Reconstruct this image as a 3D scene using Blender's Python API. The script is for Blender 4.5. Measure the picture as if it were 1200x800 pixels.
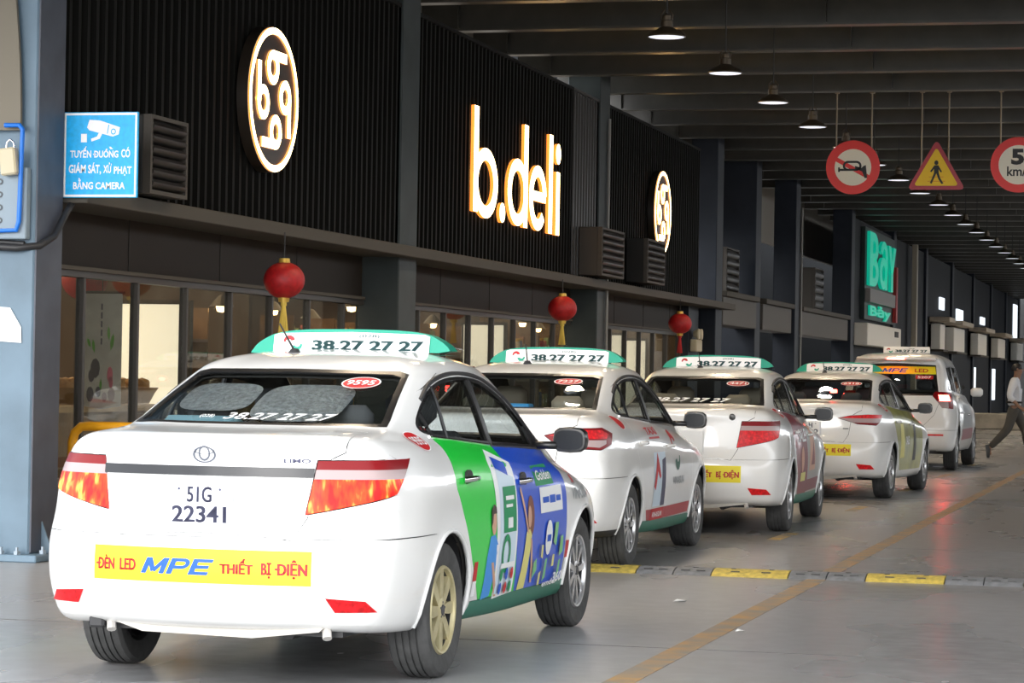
import bpy, bmesh, math, random
import numpy as np
from mathutils import Vector, Matrix
from mathutils.bvhtree import BVHTree

for _o in list(bpy.data.objects):
    bpy.data.objects.remove(_o)
scene = bpy.context.scene
COL = scene.collection
R = math.radians
PI = math.pi

# ------------------------------------------------------------------ camera
CAM_F, CAM_H, CAM_YAW, CAM_PITCH, CAM_ROLL = 3058.75, 1.36554, .252978, .0122174, .0171833
_cd = bpy.data.cameras.new('camera')
_cam = bpy.data.objects.new('camera', _cd)
COL.objects.link(_cam)
scene.camera = _cam
_cd.sensor_width = 36.0
_cd.lens = 36.0 * CAM_F / 1200.0
_cd.clip_end = 600
_F = Vector((-math.sin(CAM_YAW) * math.cos(CAM_PITCH), math.cos(CAM_YAW) * math.cos(CAM_PITCH), math.sin(CAM_PITCH)))
_R = Vector((math.cos(CAM_YAW), math.sin(CAM_YAW), 0))
_U = _R.cross(_F)
_c, _s = math.cos(CAM_ROLL), math.sin(CAM_ROLL)
_r2 = _R * _c + _U * _s
_u2 = _U * _c - _R * _s
_m = Matrix((_r2, _u2, -_F)).transposed().to_4x4()
_m.translation = Vector((0, 0, CAM_H))
_cam.matrix_world = _m

# ------------------------------------------------------------------ sky, exposure
SKY = (0.93, 0.965, 1.0)
SKY_STRENGTH = 3.4
w = bpy.data.worlds.new('overcast_sky')
scene.world = w
w.use_nodes = True
_bg = w.node_tree.nodes['Background']
_bg.inputs[0].default_value = (*SKY, 1)
_bg.inputs[1].default_value = SKY_STRENGTH
sun_d = bpy.data.lights.new('soft_sun', 'SUN')
sun_d.energy = 2.0
sun_d.angle = R(28)
sun_d.color = (1.0, .97, .93)
sun_o = bpy.data.objects.new('soft_sun', sun_d)
COL.objects.link(sun_o)
sun_o.rotation_euler = Vector((.10, .95, -.24)).to_track_quat('-Z', 'Y').to_euler()
vs = scene.view_settings
vs.view_transform = 'Standard'
vs.look = 'None'
vs.gamma = 1
vs.use_curve_mapping = False
vs.exposure = 0.15

# ------------------------------------------------------------------ materials
MATS = {}
def mat(name, col=(.5, .5, .5), rough=.5, metal=0, coat=0, emit=None, es=0, spec=.5, noise=None, bump=None, alpha=None):
    """Principled material; noise=(scale, amount, detail) varies the colour, bump=(scale, strength)."""
    if name in MATS:
        return MATS[name]
    m = bpy.data.materials.new(name)
    m.use_nodes = True
    nt = m.node_tree
    b = nt.nodes['Principled BSDF']
    b.inputs['Base Color'].default_value = (*col, 1)
    b.inputs['Roughness'].default_value = rough
    b.inputs['Metallic'].default_value = metal
    b.inputs['Coat Weight'].default_value = coat
    b.inputs['Coat Roughness'].default_value = .05
    b.inputs['Specular IOR Level'].default_value = spec
    if emit:
        b.inputs['Emission Color'].default_value = (*emit, 1)
        b.inputs['Emission Strength'].default_value = es
    if noise or bump:
        tc = nt.nodes.new('ShaderNodeTexCoord')
    if noise:
        n = nt.nodes.new('ShaderNodeTexNoise')
        n.inputs['Scale'].default_value = noise[0]
        n.inputs['Detail'].default_value = noise[2] if len(noise) > 2 else 4
        nt.links.new(tc.outputs['Object'], n.inputs['Vector'])
        cr = nt.nodes.new('ShaderNodeValToRGB')
        a = noise[1]
        cr.color_ramp.elements[0].position = .3
        cr.color_ramp.elements[1].position = .7
        cr.color_ramp.elements[0].color = (*[max(0, c * (1 - a)) for c in col], 1)
        cr.color_ramp.elements[1].color = (*[min(1, c * (1 + a)) for c in col], 1)
        nt.links.new(n.outputs['Fac'], cr.inputs[0])
        nt.links.new(cr.outputs[0], b.inputs['Base Color'])
    if bump:
        n2 = nt.nodes.new('ShaderNodeTexNoise')
        n2.inputs['Scale'].default_value = bump[0]
        n2.inputs['Detail'].default_value = 5
        nt.links.new(tc.outputs['Object'], n2.inputs['Vector'])
        bn = nt.nodes.new('ShaderNodeBump')
        bn.inputs['Strength'].default_value = bump[1]
        bn.inputs['Distance'].default_value = .02
        nt.links.new(n2.outputs['Fac'], bn.inputs['Height'])
        nt.links.new(bn.outputs[0], b.inputs['Normal'])
    MATS[name] = m
    return m

def glass(name, tint=(.5, .55, .55), refl=1.0):
    if name in MATS:
        return MATS[name]
    m = bpy.data.materials.new(name)
    m.use_nodes = True
    nt = m.node_tree
    nt.nodes.remove(nt.nodes['Principled BSDF'])
    out = nt.nodes['Material Output']
    t = nt.nodes.new('ShaderNodeBsdfTransparent')
    t.inputs[0].default_value = (*tint, 1)
    g = nt.nodes.new('ShaderNodeBsdfGlossy')
    g.inputs['Roughness'].default_value = .02
    g.inputs[0].default_value = (refl, refl, refl, 1)
    lw = nt.nodes.new('ShaderNodeLayerWeight')
    lw.inputs[0].default_value = .5
    pw = nt.nodes.new('ShaderNodeMath'); pw.operation = 'POWER'
    pw.inputs[1].default_value = 5
    ma = nt.nodes.new('ShaderNodeMath'); ma.operation = 'MULTIPLY_ADD'
    ma.inputs[1].default_value = .92; ma.inputs[2].default_value = .04
    nt.links.new(lw.outputs['Facing'], pw.inputs[0])
    nt.links.new(pw.outputs[0], ma.inputs[0])
    mx = nt.nodes.new('ShaderNodeMixShader')
    nt.links.new(ma.outputs[0], mx.inputs[0])
    nt.links.new(t.outputs[0], mx.inputs[1])
    nt.links.new(g.outputs[0], mx.inputs[2])
    nt.links.new(mx.outputs[0], out.inputs[0])
    MATS[name] = m
    return m

# ------------------------------------------------------------------ object helpers
def tag(o, label=None, cat=None, group=None, kind=None):
    if label: o['label'] = label
    if cat: o['category'] = cat
    if group: o['group'] = group
    if kind: o['kind'] = kind
    return o

def link(name, me, parent=None):
    o = bpy.data.objects.new(name, me)
    COL.objects.link(o)
    o.parent = parent
    return o

def thing(name, label, cat, loc=(0, 0, 0), rz=0, group=None):
    o = bpy.data.objects.new(name, None)
    o.empty_display_size = .1
    COL.objects.link(o)
    o.location = loc
    o.rotation_euler = (0, 0, rz)
    return tag(o, label, cat, group)

def struct(o, label=None):
    o['kind'] = 'structure'
    if label: o['label'] = label
    return o

def copy_tree(o, parent=None):
    c = o.copy()
    COL.objects.link(c)
    c.parent = parent
    for ch in list(o.children):
        copy_tree(ch, c)
    return c

class MB:
    """collects shapes with material slots and links them as ONE mesh object"""
    def __init__(self):
        self.v, self.f, self.mi, self.mats, self.cur = [], [], [], [], 0
    def mat(self, m):
        if m not in self.mats: self.mats.append(m)
        self.cur = self.mats.index(m)
        return self
    def add(self, vs_, fs):
        o = len(self.v)
        self.v += [tuple(p) for p in vs_]
        for f in fs:
            self.f.append(tuple(i + o for i in f))
            self.mi.append(self.cur)
        return self
    def box(self, lo, hi, bev=0, rot=None, piv=None):
        lo, hi = Vector(lo), Vector(hi)
        c = (lo + hi) / 2
        h = (hi - lo) / 2
        if bev:
            b = min(bev, h.x * .98, h.y * .98, h.z * .98)
            vs_, idx = [], {}
            for sx in (-1, 1):
                for sy in (-1, 1):
                    for sz in (-1, 1):
                        for ax in range(3):
                            p = Vector((sx * h.x, sy * h.y, sz * h.z))
                            for k in range(3):
                                if k != ax: p[k] -= (sx, sy, sz)[k] * b
                            idx[(sx, sy, sz, ax)] = len(vs_)
                            vs_.append(p)
            fs = []
            for ax in range(3):
                o1, o2 = [k for k in range(3) if k != ax]
                for s in (-1, 1):
                    q = []
                    for a, b2 in ((-1, -1), (1, -1), (1, 1), (-1, 1)):
                        k = [0, 0, 0]; k[ax] = s; k[o1] = a; k[o2] = b2
                        q.append(idx[(*k, ax)])
                    fs.append(q)
                for a in (-1, 1):
                    for b2 in (-1, 1):
                        ks = []
                        for s in (-1, 1):
                            k = [0, 0, 0]; k[ax] = s; k[o1] = a; k[o2] = b2
                            ks.append(tuple(k))
                        fs.append([idx[(*ks[0], o1)], idx[(*ks[0], o2)], idx[(*ks[1], o2)], idx[(*ks[1], o1)]])
            for sx in (-1, 1):
                for sy in (-1, 1):
                    for sz in (-1, 1):
                        fs.append([idx[(sx, sy, sz, a)] for a in range(3)])
            # fix winding
            out = []
            for f in fs:
                n = (vs_[f[1]] - vs_[f[0]]).cross(vs_[f[2]] - vs_[f[0]])
                ctr = sum((vs_[i] for i in f), Vector()) / len(f)
                out.append(f if n.dot(ctr) > 0 else f[::-1])
            fs = out
        else:
            vs_ = [Vector((x * h.x, y * h.y, z * h.z)) for z in (-1, 1) for y in (-1, 1) for x in (-1, 1)]
            fs = [(0, 2, 3, 1), (4, 5, 7, 6), (0, 1, 5, 4), (2, 6, 7, 3), (0, 4, 6, 2), (1, 3, 7, 5)]
        if rot is not None:
            M = rot if isinstance(rot, Matrix) else Matrix.Rotation(rot, 3, 'Z')
            pv = Vector(piv) if piv is not None else c
            vs_ = [pv + M @ (p + c - pv) for p in vs_]
        else:
            vs_ = [p + c for p in vs_]
        return self.add(vs_, fs)
    def prism(self, poly, O, U, V, depth):
        """flat polygon (u, v) in the plane O, U, V, extruded by the vector depth"""
        O, U, V, D = Vector(O), Vector(U), Vector(V), Vector(depth)
        n = len(poly)
        a = [O + U * p[0] + V * p[1] for p in poly]
        area = sum(poly[i][0] * poly[(i + 1) % n][1] - poly[(i + 1) % n][0] * poly[i][1] for i in range(n))
        vs_ = a + [p + D for p in a]
        top = list(range(n, 2 * n)); bot = list(range(n))[::-1]
        sides = [(i, (i + 1) % n, n + (i + 1) % n, n + i) for i in range(n)]
        flip = (U.cross(V).dot(D) < 0) != (area < 0)
        fs = [bot, top] + sides
        if flip: fs = [tuple(f)[::-1] for f in fs]
        return self.add(vs_, fs)
    def tube(self, path, r, n=8, caps=True, closed=False):
        P = [Vector(p) for p in path]
        rs = r if isinstance(r, (list, tuple)) else [r] * len(P)
        rings = []
        t0 = (P[1] - P[0]).normalized()
        up = Vector((0, 0, 1)) if abs(t0.z) < .9 else Vector((1, 0, 0))
        a = t0.cross(up).normalized()
        m = len(P)
        for i in range(m):
            if closed: t = (P[(i + 1) % m] - P[i - 1]).normalized()
            elif i == 0: t = t0
            elif i == m - 1: t = (P[-1] - P[-2]).normalized()
            else: t = ((P[i + 1] - P[i]).normalized() + (P[i] - P[i - 1]).normalized()).normalized()
            a = (a - t * a.dot(t)).normalized()
            b = t.cross(a)
            rings.append([P[i] + (a * math.cos(2 * PI * k / n) + b * math.sin(2 * PI * k / n)) * rs[i] for k in range(n)])
        vs_ = [p for q in rings for p in q]
        fs = []
        for i in range(m if closed else m - 1):
            j = (i + 1) % m
            for k in range(n):
                fs.append((i * n + k, i * n + (k + 1) % n, j * n + (k + 1) % n, j * n + k))
        if caps and not closed:
            fs.append(tuple(range(n))[::-1]); fs.append(tuple((m - 1) * n + k for k in range(n)))
        return self.add(vs_, fs)
    def lathe(self, prof, C=(0, 0, 0), axis='Z', n=24, a0=0, a1=2 * PI):
        """prof = [(radius, height)] turned about an axis through C"""
        C = Vector(C)
        full = abs(a1 - a0 - 2 * PI) < 1e-6
        cnt = n if full else n + 1
        vs_ = []
        for (r, h) in prof:
            for k in range(cnt):
                t = a0 + (a1 - a0) * k / n
                c_, s_ = r * math.cos(t), r * math.sin(t)
                if axis == 'Z': vs_.append(C + Vector((c_, s_, h)))
                elif axis == 'X': vs_.append(C + Vector((h, c_, s_)))
                else: vs_.append(C + Vector((s_, h, c_)))
        fs = []
        for i in range(len(prof) - 1):
            for k in range(n):
                k2 = (k + 1) % cnt
                fs.append((i * cnt + k, i * cnt + k2, (i + 1) * cnt + k2, (i + 1) * cnt + k))
        return self.add(vs_, fs)
    def mesh(self, name, smooth=None):
        me = bpy.data.meshes.new(name)
        me.from_pydata(self.v, [], self.f)
        for m in self.mats: me.materials.append(m)
        me.polygons.foreach_set('material_index', self.mi)
        if smooth is not None:
            me.polygons.foreach_set('use_smooth', [True] * len(self.f))
            me.set_sharp_from_angle(angle=R(smooth))
        me.update()
        return me
    def build(self, name, parent=None, smooth=None):
        return link(name, self.mesh(name, smooth), parent)

def bx(name, lo, hi, m, parent=None, bev=0, rot=None, piv=None):
    return MB().mat(m).box(lo, hi, bev, rot, piv).build(name, parent)

# ------------------------------------------------------------------ flat print: text and shapes as 2-D meshes
_TXT = {}
def text2d(s, bold=.0, shear=0, spacing=1.0):
    """(verts2d, faces) of a text, unit size"""
    k = (s, bold, shear, spacing)
    if k in _TXT: return _TXT[k]
    cu = bpy.data.curves.new('txt', 'FONT')
    cu.body = s.replace('Đ', 'D')
    cu.offset = bold
    cu.shear = shear
    cu.space_character = spacing
    cu.resolution_u = 3
    cu.fill_mode = 'FRONT'
    ob = bpy.data.objects.new('txt', cu)
    COL.objects.link(ob)
    dg = bpy.context.evaluated_depsgraph_get()
    me = bpy.data.meshes.new_from_object(ob.evaluated_get(dg))
    v = [(p.co.x, p.co.y) for p in me.vertices]
    f = [tuple(q.vertices) for q in me.polygons]
    bpy.data.objects.remove(ob)
    bpy.data.meshes.remove(me)
    bpy.data.curves.remove(cu)
    _TXT[k] = (v, f)
    return v, f

def heavy(s, d=.035, bold=.02, shear=0):
    """bolder lettering: the text struck three times side by side"""
    v, f = text2d(s, bold, shear)
    return join2(*[([(x + k * d, y) for x, y in v], f) for k in range(3)])

def fit(vf, u0, u1, v0, v1, rot=0):
    """scale a 2-D mesh to fill a rectangle"""
    v, f = vf
    if rot:
        v = [(x * math.cos(rot) - y * math.sin(rot), x * math.sin(rot) + y * math.cos(rot)) for x, y in v]
    xs = [p[0] for p in v]; ys = [p[1] for p in v]
    a, b, c, d = min(xs), max(xs), min(ys), max(ys)
    return [(u0 + (x - a) / (b - a) * (u1 - u0), v0 + (y - c) / (d - c) * (v1 - v0)) for x, y in v], f

def poly2(*pts):
    return list(pts), [tuple(range(len(pts)))]

def rect(u0, u1, v0, v1):
    return poly2((u0, v0), (u1, v0), (u1, v1), (u0, v1))

def disc(cu, cv, ru, rv=None, n=24):
    rv = rv or ru
    return poly2(*[(cu + ru * math.cos(2 * PI * k / n), cv + rv * math.sin(2 * PI * k / n)) for k in range(n)])

def ring2(cu, cv, ro, ri, n=32, a0=0, a1=2 * PI, asp=1):
    full = abs(a1 - a0 - 2 * PI) < 1e-6
    cnt = n if full else n + 1
    v = []
    for k in range(cnt):
        t = a0 + (a1 - a0) * k / n
        v += [(cu + ro * math.cos(t), cv + asp * ro * math.sin(t)), (cu + ri * math.cos(t), cv + asp * ri * math.sin(t))]
    f = []
    for k in range(n):
        a, b = 2 * k, 2 * ((k + 1) % cnt)
        f.append((a, b, b + 1, a + 1))
    return v, f

def join2(*vfs):
    V, F = [], []
    for v, f in vfs:
        o = len(V)
        V += v
        F += [tuple(i + o for i in q) for q in f]
    return V, F

def grid_split(vf, step):
    v, f = vf
    bm = bmesh.new()
    bv = [bm.verts.new((p[0], p[1], 0)) for p in v]
    for q in f:
        try: bm.faces.new([bv[i] for i in q])
        except ValueError: pass
    for ax in (0, 1):
        lo = min(p[ax] for p in v); hi = max(p[ax] for p in v)
        k = math.ceil(lo / step + 1e-6)
        while k * step < hi - 1e-6:
            co = [0, 0, 0]; no = [0, 0, 0]
            co[ax] = k * step; no[ax] = 1
            bmesh.ops.bisect_plane(bm, geom=bm.verts[:] + bm.edges[:] + bm.faces[:], dist=1e-6, plane_co=co, plane_no=no)
            k += 1
    bmesh.ops.triangulate(bm, faces=[q for q in bm.faces if len(q.verts) > 4])
    bm.verts.index_update()
    V = [(p.co.x, p.co.y) for p in bm.verts]
    F = [tuple(x.index for x in q.verts) for q in bm.faces]
    bm.free()
    return V, F

def flat(mb, vf, O, U, V, thick=0, side_mat=None):
    """lay a 2-D mesh on the plane O,U,V; thick extrudes it (solid letters)"""
    O, U, V = Vector(O), Vector(U), Vector(V)
    N = U.cross(V).normalized()
    v, f = vf
    P = [O + U * a + V * b for a, b in v]
    fs = []
    for q in f:
        n = sum((P[q[i]] - P[q[0]]).cross(P[q[(i + 1) % len(q)]] - P[q[0]]).dot(N) for i in range(1, len(q) - 1))
        fs.append(q if n >= 0 else tuple(q)[::-1])
    if not thick:
        return mb.add(P, fs)
    n0 = len(P)
    P2 = P + [p + N * thick for p in P]
    cnt = {}
    for q in fs:
        for i in range(len(q)):
            e = (q[i], q[(i + 1) % len(q)])
            cnt[e] = cnt.get(e, 0) + 1
    sides = []
    for (a, b) in cnt:
        if (b, a) not in cnt:
            sides.append((a, b, b + n0, a + n0))
    mb.add(P2, [tuple(i + n0 for i in q) for q in fs] + [tuple(q)[::-1] for q in fs])
    if side_mat: mb.mat(side_mat)
    return mb.add(P2, sides)

# ================================================================== CAR BODY TOOLKIT
def hermite(P, nsub):
    """smooth chord-length spline through the rows of P"""
    P = np.asarray(P, float)
    n = len(P)
    d = np.maximum(np.linalg.norm(np.diff(P[:, :3], axis=0), axis=1), 1e-4) ** .75
    T = np.zeros_like(P)
    for i in range(1, n - 1):
        a, b = d[i - 1], d[i]
        T[i] = ((P[i] - P[i - 1]) / a * b + (P[i + 1] - P[i]) / b * a) / (a + b)
    T[0] = (P[1] - P[0]) / d[0]
    T[-1] = (P[-1] - P[-2]) / d[-1]
    out = []
    for i in range(n - 1):
        for j in range(nsub[i]):
            t = j / nsub[i]; h = d[i]
            out.append((2 * t**3 - 3 * t * t + 1) * P[i] + (t**3 - 2 * t * t + t) * h * T[i] + (-2 * t**3 + 3 * t * t) * P[i + 1] + (t**3 - t * t) * h * T[i + 1])
    out.append(P[-1])
    return np.array(out)

def loop_pts(L):
    """half plan loop of a body layer: rear centre -> corner -> side -> front centre"""
    yr, zr, wr, cx, cy, bow, wm, zm, yf, zf, wf, cxf, cyf, bowf = L
    ya, yb = yr + cy, yf - cyf
    f = lambda t: ya + (yb - ya) * t
    lz = lambda a, b, t: a + (b - a) * t
    return [(0, yr, zr), (.5 * (wr - cx), yr + bow * .2, zr), (wr - cx, yr + bow, zr), (wr - .29 * cx, yr + bow + .30 * (cy - bow), zr + .1 * (zm - zr)), (wr, ya, lz(zr, zm, .25)),
            (lz(wr, wm, .75), f(.22), lz(zr, zm, .6)), (wm, f(.5), zm), (lz(wf, wm, .75), f(.78), lz(zf, zm, .6)),
            (wf, yb, lz(zf, zm, .25)), (wf - .29 * cxf, yf - bowf - .30 * (cyf - bowf), zf), (wf - cxf, yf - bowf, zf), (.5 * (wf - cxf), yf - bowf * .2, zf), (0, yf, zf)]

SUBL = [4, 4, 4, 5, 8, 10, 10, 8, 5, 4, 4, 4]
def shell_grid(layers):
    C = np.array([loop_pts(L) for L in layers])
    subv = [2] + [3] * (len(layers) - 2)
    Rr = np.array([hermite(c, SUBL) for c in C])
    G = np.array([hermite(Rr[:, j], subv) for j in range(Rr.shape[1])]).transpose(1, 0, 2)
    G[:, 0, 0] = 0
    G[:, -1, 0] = 0
    G[:, :, 0] = np.maximum(G[:, :, 0], 0)
    return G

#        yr    zr    wr   cx   cy   bow   wm    zm    yf    zf   wf   cxf  cyf  bowf
SEDAN = [(-.55, .250, .60, .15, .15, .03, .60, .200, 2.90, .190, .58, .15, .20, .03),
         (-.88, .262, .745, .22, .24, .06, .775, .205, 3.22, .195, .74, .30, .45, .10),
         (-.945, .300, .775, .22, .26, .06, .80, .235, 3.31, .225, .77, .30, .50, .12),
         (-.985, .385, .805, .22, .30, .07, .825, .335, 3.37, .33, .80, .30, .52, .13),
         (-1.00, .490, .825, .23, .32, .075, .842, .47, 3.40, .45, .82, .30, .55, .14),
         (-.995, .610, .830, .23, .33, .08, .85, .60, 3.40, .56, .83, .30, .58, .15),
         (-.96, .740, .825, .23, .35, .085, .847, .72, 3.37, .65, .83, .30, .62, .16),
         (-.945, .860, .805, .22, .37, .09, .835, .83, 3.31, .72, .82, .30, .66, .17),
         (-.94, .970, .775, .21, .39, .10, .812, .91, 3.22, .78, .79, .30, .70, .18),
         (-.945, 1.045, .735, .20, .41, .11, .782, .96, 3.10, .835, .755, .28, .75, .19),
         (-.92, 1.078, .700, .20, .42, .115, .762, .985, 2.98, .88, .72, .26, .70, .18),
         (-.80, 1.092, .675, .18, .34, .10, .748, 1.00, 2.78, .945, .70, .24, .56, .16),
         (-.42, 1.108, .652, .12, .20, .09, .735, 1.012, 2.50, 1.01, .685, .16, .36, .14),
         (-.36, 1.120, .642, .12, .20, .09, .728, 1.022, 2.44, 1.03, .675, .14, .32, .14),
         (-.01, 1.255, .600, .12, .18, .09, .672, 1.20, 2.06, 1.215, .615, .14, .26, .13),
         (.31, 1.372, .545, .12, .16, .08, .600, 1.378, 1.68, 1.375, .545, .14, .22, .12),
         (.37, 1.392, .525, .12, .16, .08, .572, 1.405, 1.60, 1.40, .52, .14, .22, .11),
         (.50, 1.422, .45, .12, .14, .06, .47, 1.442, 1.48, 1.43, .44, .12, .18, .08),
         (.75, 1.455, .26, .08, .10, .03, .26, 1.466, 1.36, 1.458, .25, .08, .10, .03),
         (.98, 1.468, .03, .01, .01, 0, .03, 1.472, 1.18, 1.47, .03, .01, .01, 0)]
def _adj(L):
    L = list(L)
    if L[0] < -.5:
        L[0] += .07 * min(1, (-L[0] - .5) / .3)
        L[2] -= .012 if L[1] < .8 else 0
        L[4] += .04
    return tuple(L)
SEDAN = [_adj(L) for L in SEDAN]
MPV = [(-.55, .30, .62, .15, .15, .03, .62, .26, 2.95, .25, .60, .15, .20, .03),
       (-.86, .32, .80, .22, .22, .05, .80, .27, 3.35, .26, .78, .30, .45, .10),
       (-.93, .40, .84, .22, .24, .06, .85, .34, 3.44, .33, .82, .30, .50, .12),
       (-.96, .52, .865, .22, .25, .06, .88, .47, 3.48, .45, .85, .30, .55, .14),
       (-.96, .66, .875, .22, .26, .06, .895, .62, 3.50, .60, .87, .30, .58, .15),
       (-.93, .80, .875, .22, .27, .06, .90, .78, 3.46, .74, .87, .30, .62, .16),
       (-.915, .93, .87, .22, .27, .06, .89, .92, 3.38, .86, .86, .30, .66, .17),
       (-.90, 1.05, .85, .21, .27, .06, .865, 1.02, 3.22, .94, .83, .30, .70, .18),
       (-.885, 1.13, .825, .20, .27, .06, .835, 1.085, 2.98, 1.02, .79, .28, .66, .17),
       (-.865, 1.17, .81, .19, .26, .06, .82, 1.11, 2.80, 1.08, .77, .22, .50, .16),
       (-.85, 1.20, .80, .18, .25, .06, .81, 1.13, 2.70, 1.11, .75, .18, .42, .15),
       (-.76, 1.42, .745, .15, .22, .06, .755, 1.39, 2.25, 1.38, .69, .15, .34, .14),
       (-.64, 1.63, .675, .13, .20, .06, .69, 1.63, 1.82, 1.62, .62, .14, .28, .13),
       (-.66, 1.69, .64, .12, .22, .06, .655, 1.69, 1.70, 1.68, .59, .14, .26, .12),
       (-.56, 1.74, .56, .12, .20, .06, .56, 1.745, 1.55, 1.73, .50, .12, .22, .10),
       (-.10, 1.775, .36, .10, .14, .04, .34, 1.785, 1.30, 1.775, .32, .10, .14, .05),
       (.40, 1.79, .04, .01, .01, 0, .04, 1.792, .80, 1.79, .04, .01, .01, 0)]

X3, Y3, Z3 = Vector((1, 0, 0)), Vector((0, 1, 0)), Vector((0, 0, 1))

class Shell:
    """right half of a car body that is cut into panels; parts are pulled out of it as meshes"""
    def __init__(self, layers):
        G = shell_grid(layers)
        k, m, _ = G.shape
        self.bm = bm = bmesh.new()
        vs_ = [[bm.verts.new(G[i, j]) for j in range(m)] for i in range(k)]
        self.pl = bm.faces.layers.int.new('part')
        V = [tuple(v) for v in G.reshape(-1, 3)]
        V += [(-v[0], v[1], v[2]) for v in V]
        F = []
        for i in range(k - 1):
            for j in range(m - 1):
                bm.faces.new((vs_[i][j], vs_[i][j + 1], vs_[i + 1][j + 1], vs_[i + 1][j]))
                a = i * m + j
                F.append((a, a + 1, a + m + 1, a + m))
                b = a + k * m
                F.append((b, b + m, b + m + 1, b + 1))
        bm.normal_update()
        self.bvh = BVHTree.FromPolygons(V, F)
        self.names = ['body']
    def pid(self, name):
        if name not in self.names: self.names.append(name)
        return self.names.index(name)
    def sel(self, fn):
        return [f for f in self.bm.faces if fn(f.calc_center_median(), f.normal)]
    def cut(self, poly, A, B, fn):
        """split the faces that satisfy fn along a convex polygon (a = p.A, b = p.B); returns those inside"""
        bm = self.bm
        n = len(poly)
        area = sum(poly[i][0] * poly[(i + 1) % n][1] - poly[(i + 1) % n][0] * poly[i][1] for i in range(n))
        if area < 0: poly = poly[::-1]
        cur = self.sel(fn)
        for i in range(n):
            p, q = poly[i], poly[(i + 1) % n]
            nx, ny = -(q[1] - p[1]), q[0] - p[0]
            N = A * nx + B * ny
            L2 = N.length_squared
            if L2 < 1e-12: continue
            c = nx * p[0] + ny * p[1]
            co = N * (c / L2)
            geom = set(cur)
            for f in cur:
                geom.update(f.edges); geom.update(f.verts)
            r = bmesh.ops.bisect_plane(bm, geom=list(geom), dist=1e-5, plane_co=co, plane_no=N)
            cur = [g for g in r['geom'] if isinstance(g, bmesh.types.BMFace) and g.is_valid and (N.dot(g.calc_center_median()) - c) > 0]
        return cur
    def put(self, faces, part=None, slot=None):
        if part is not None:
            i = self.pid(part)
            for f in faces: f[self.pl] = i
        if slot is not None:
            for f in faces: f.material_index = slot
    def take(self, part, mats, both, offset=0, gap=.0025, flip=False, skip=None):
        """faces of a part as mesh data; both=True mirrors them into one mesh, else returns [right, left]"""
        bm = self.bm
        if skip is None:
            i = self.pid(part)
            faces = [f for f in bm.faces if f[self.pl] == i]
        else:
            ids = [self.pid(s) for s in skip]
            faces = [f for f in bm.faces if f[self.pl] not in ids]
        if not faces: return None
        fset = set(faces)
        idx, V, N = {}, [], []
        for f in faces:
            for v in f.verts:
                if v not in idx:
                    idx[v] = len(V)
                    n = v.normal.copy()
                    if v.co.x < 1e-5: n.x = 0; n.normalize()
                    V.append(v.co + n * offset); N.append(n)
        F = [[idx[v] for v in f.verts] for f in faces]
        M = [f.material_index for f in faces]
        if gap:
            shift = {}
            skirt = []
            for f in faces:
                vl = list(f.verts)
                for e in f.edges:
                    inside = [g for g in e.link_faces if g in fset]
                    if len(inside) != 1: continue
                    a, b = e.verts
                    if a.co.x < 1e-5 and b.co.x < 1e-5: continue
                    d = (b.co - a.co)
                    if d.length < 1e-7: continue
                    t = f.calc_center_median() - a.co
                    t = t - d * (t.dot(d) / d.length_squared)
                    if t.length < 1e-7: continue
                    t.normalize()
                    for v in (a, b): shift.setdefault(v, Vector()); shift[v] += t
                    ia = vl.index(a)
                    if vl[(ia + 1) % len(vl)] is b: skirt.append((a, b, f.material_index))
                    else: skirt.append((b, a, f.material_index))
            low = {}
            for v, t in shift.items():
                if t.length > 1e-6: t.normalize()
                if v.co.x < 1e-5: t.x = 0
                i = idx[v]
                V[i] = V[i] + t * gap
                low[v] = len(V)
                V.append(V[i] - N[i] * .012); N.append(N[i])
            for a, b, mi in skirt:
                F.append([idx[b], idx[a], low[a], low[b]]); M.append(mi)
        if flip: F = [q[::-1] for q in F]
        used = sorted(set(M))
        ml = [mats[u] for u in used]
        M = [used.index(u) for u in M]
        def mk(vv, nn, ff, mm):
            me = bpy.data.meshes.new(part)
            me.from_pydata([tuple(v) for v in vv], [], ff)
            for m in ml: me.materials.append(m)
            me.polygons.foreach_set('material_index', mm)
            me.polygons.foreach_set('use_smooth', [True] * len(ff))
            me.update()
            s = -1 if flip else 1
            me.normals_split_custom_set_from_vertices([tuple(n * s) for n in nn])
            return me
        Vm = [Vector((-v.x, v.y, v.z)) for v in V]
        Nm = [Vector((-v.x, v.y, v.z)) for v in N]
        if not both:
            return mk(V, N, F, M), mk(Vm, Nm, [q[::-1] for q in F], M)
        mp, V2, N2 = {}, list(V), list(N)
        for i, v in enumerate(Vm):
            if v.x > -1e-5 and abs(v.x) < 1e-5: mp[i] = i
            else:
                mp[i] = len(V2); V2.append(v); N2.append(Nm[i])
        return mk(V2, N2, F + [[mp[i] for i in q][::-1] for q in F], M + M)

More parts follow.
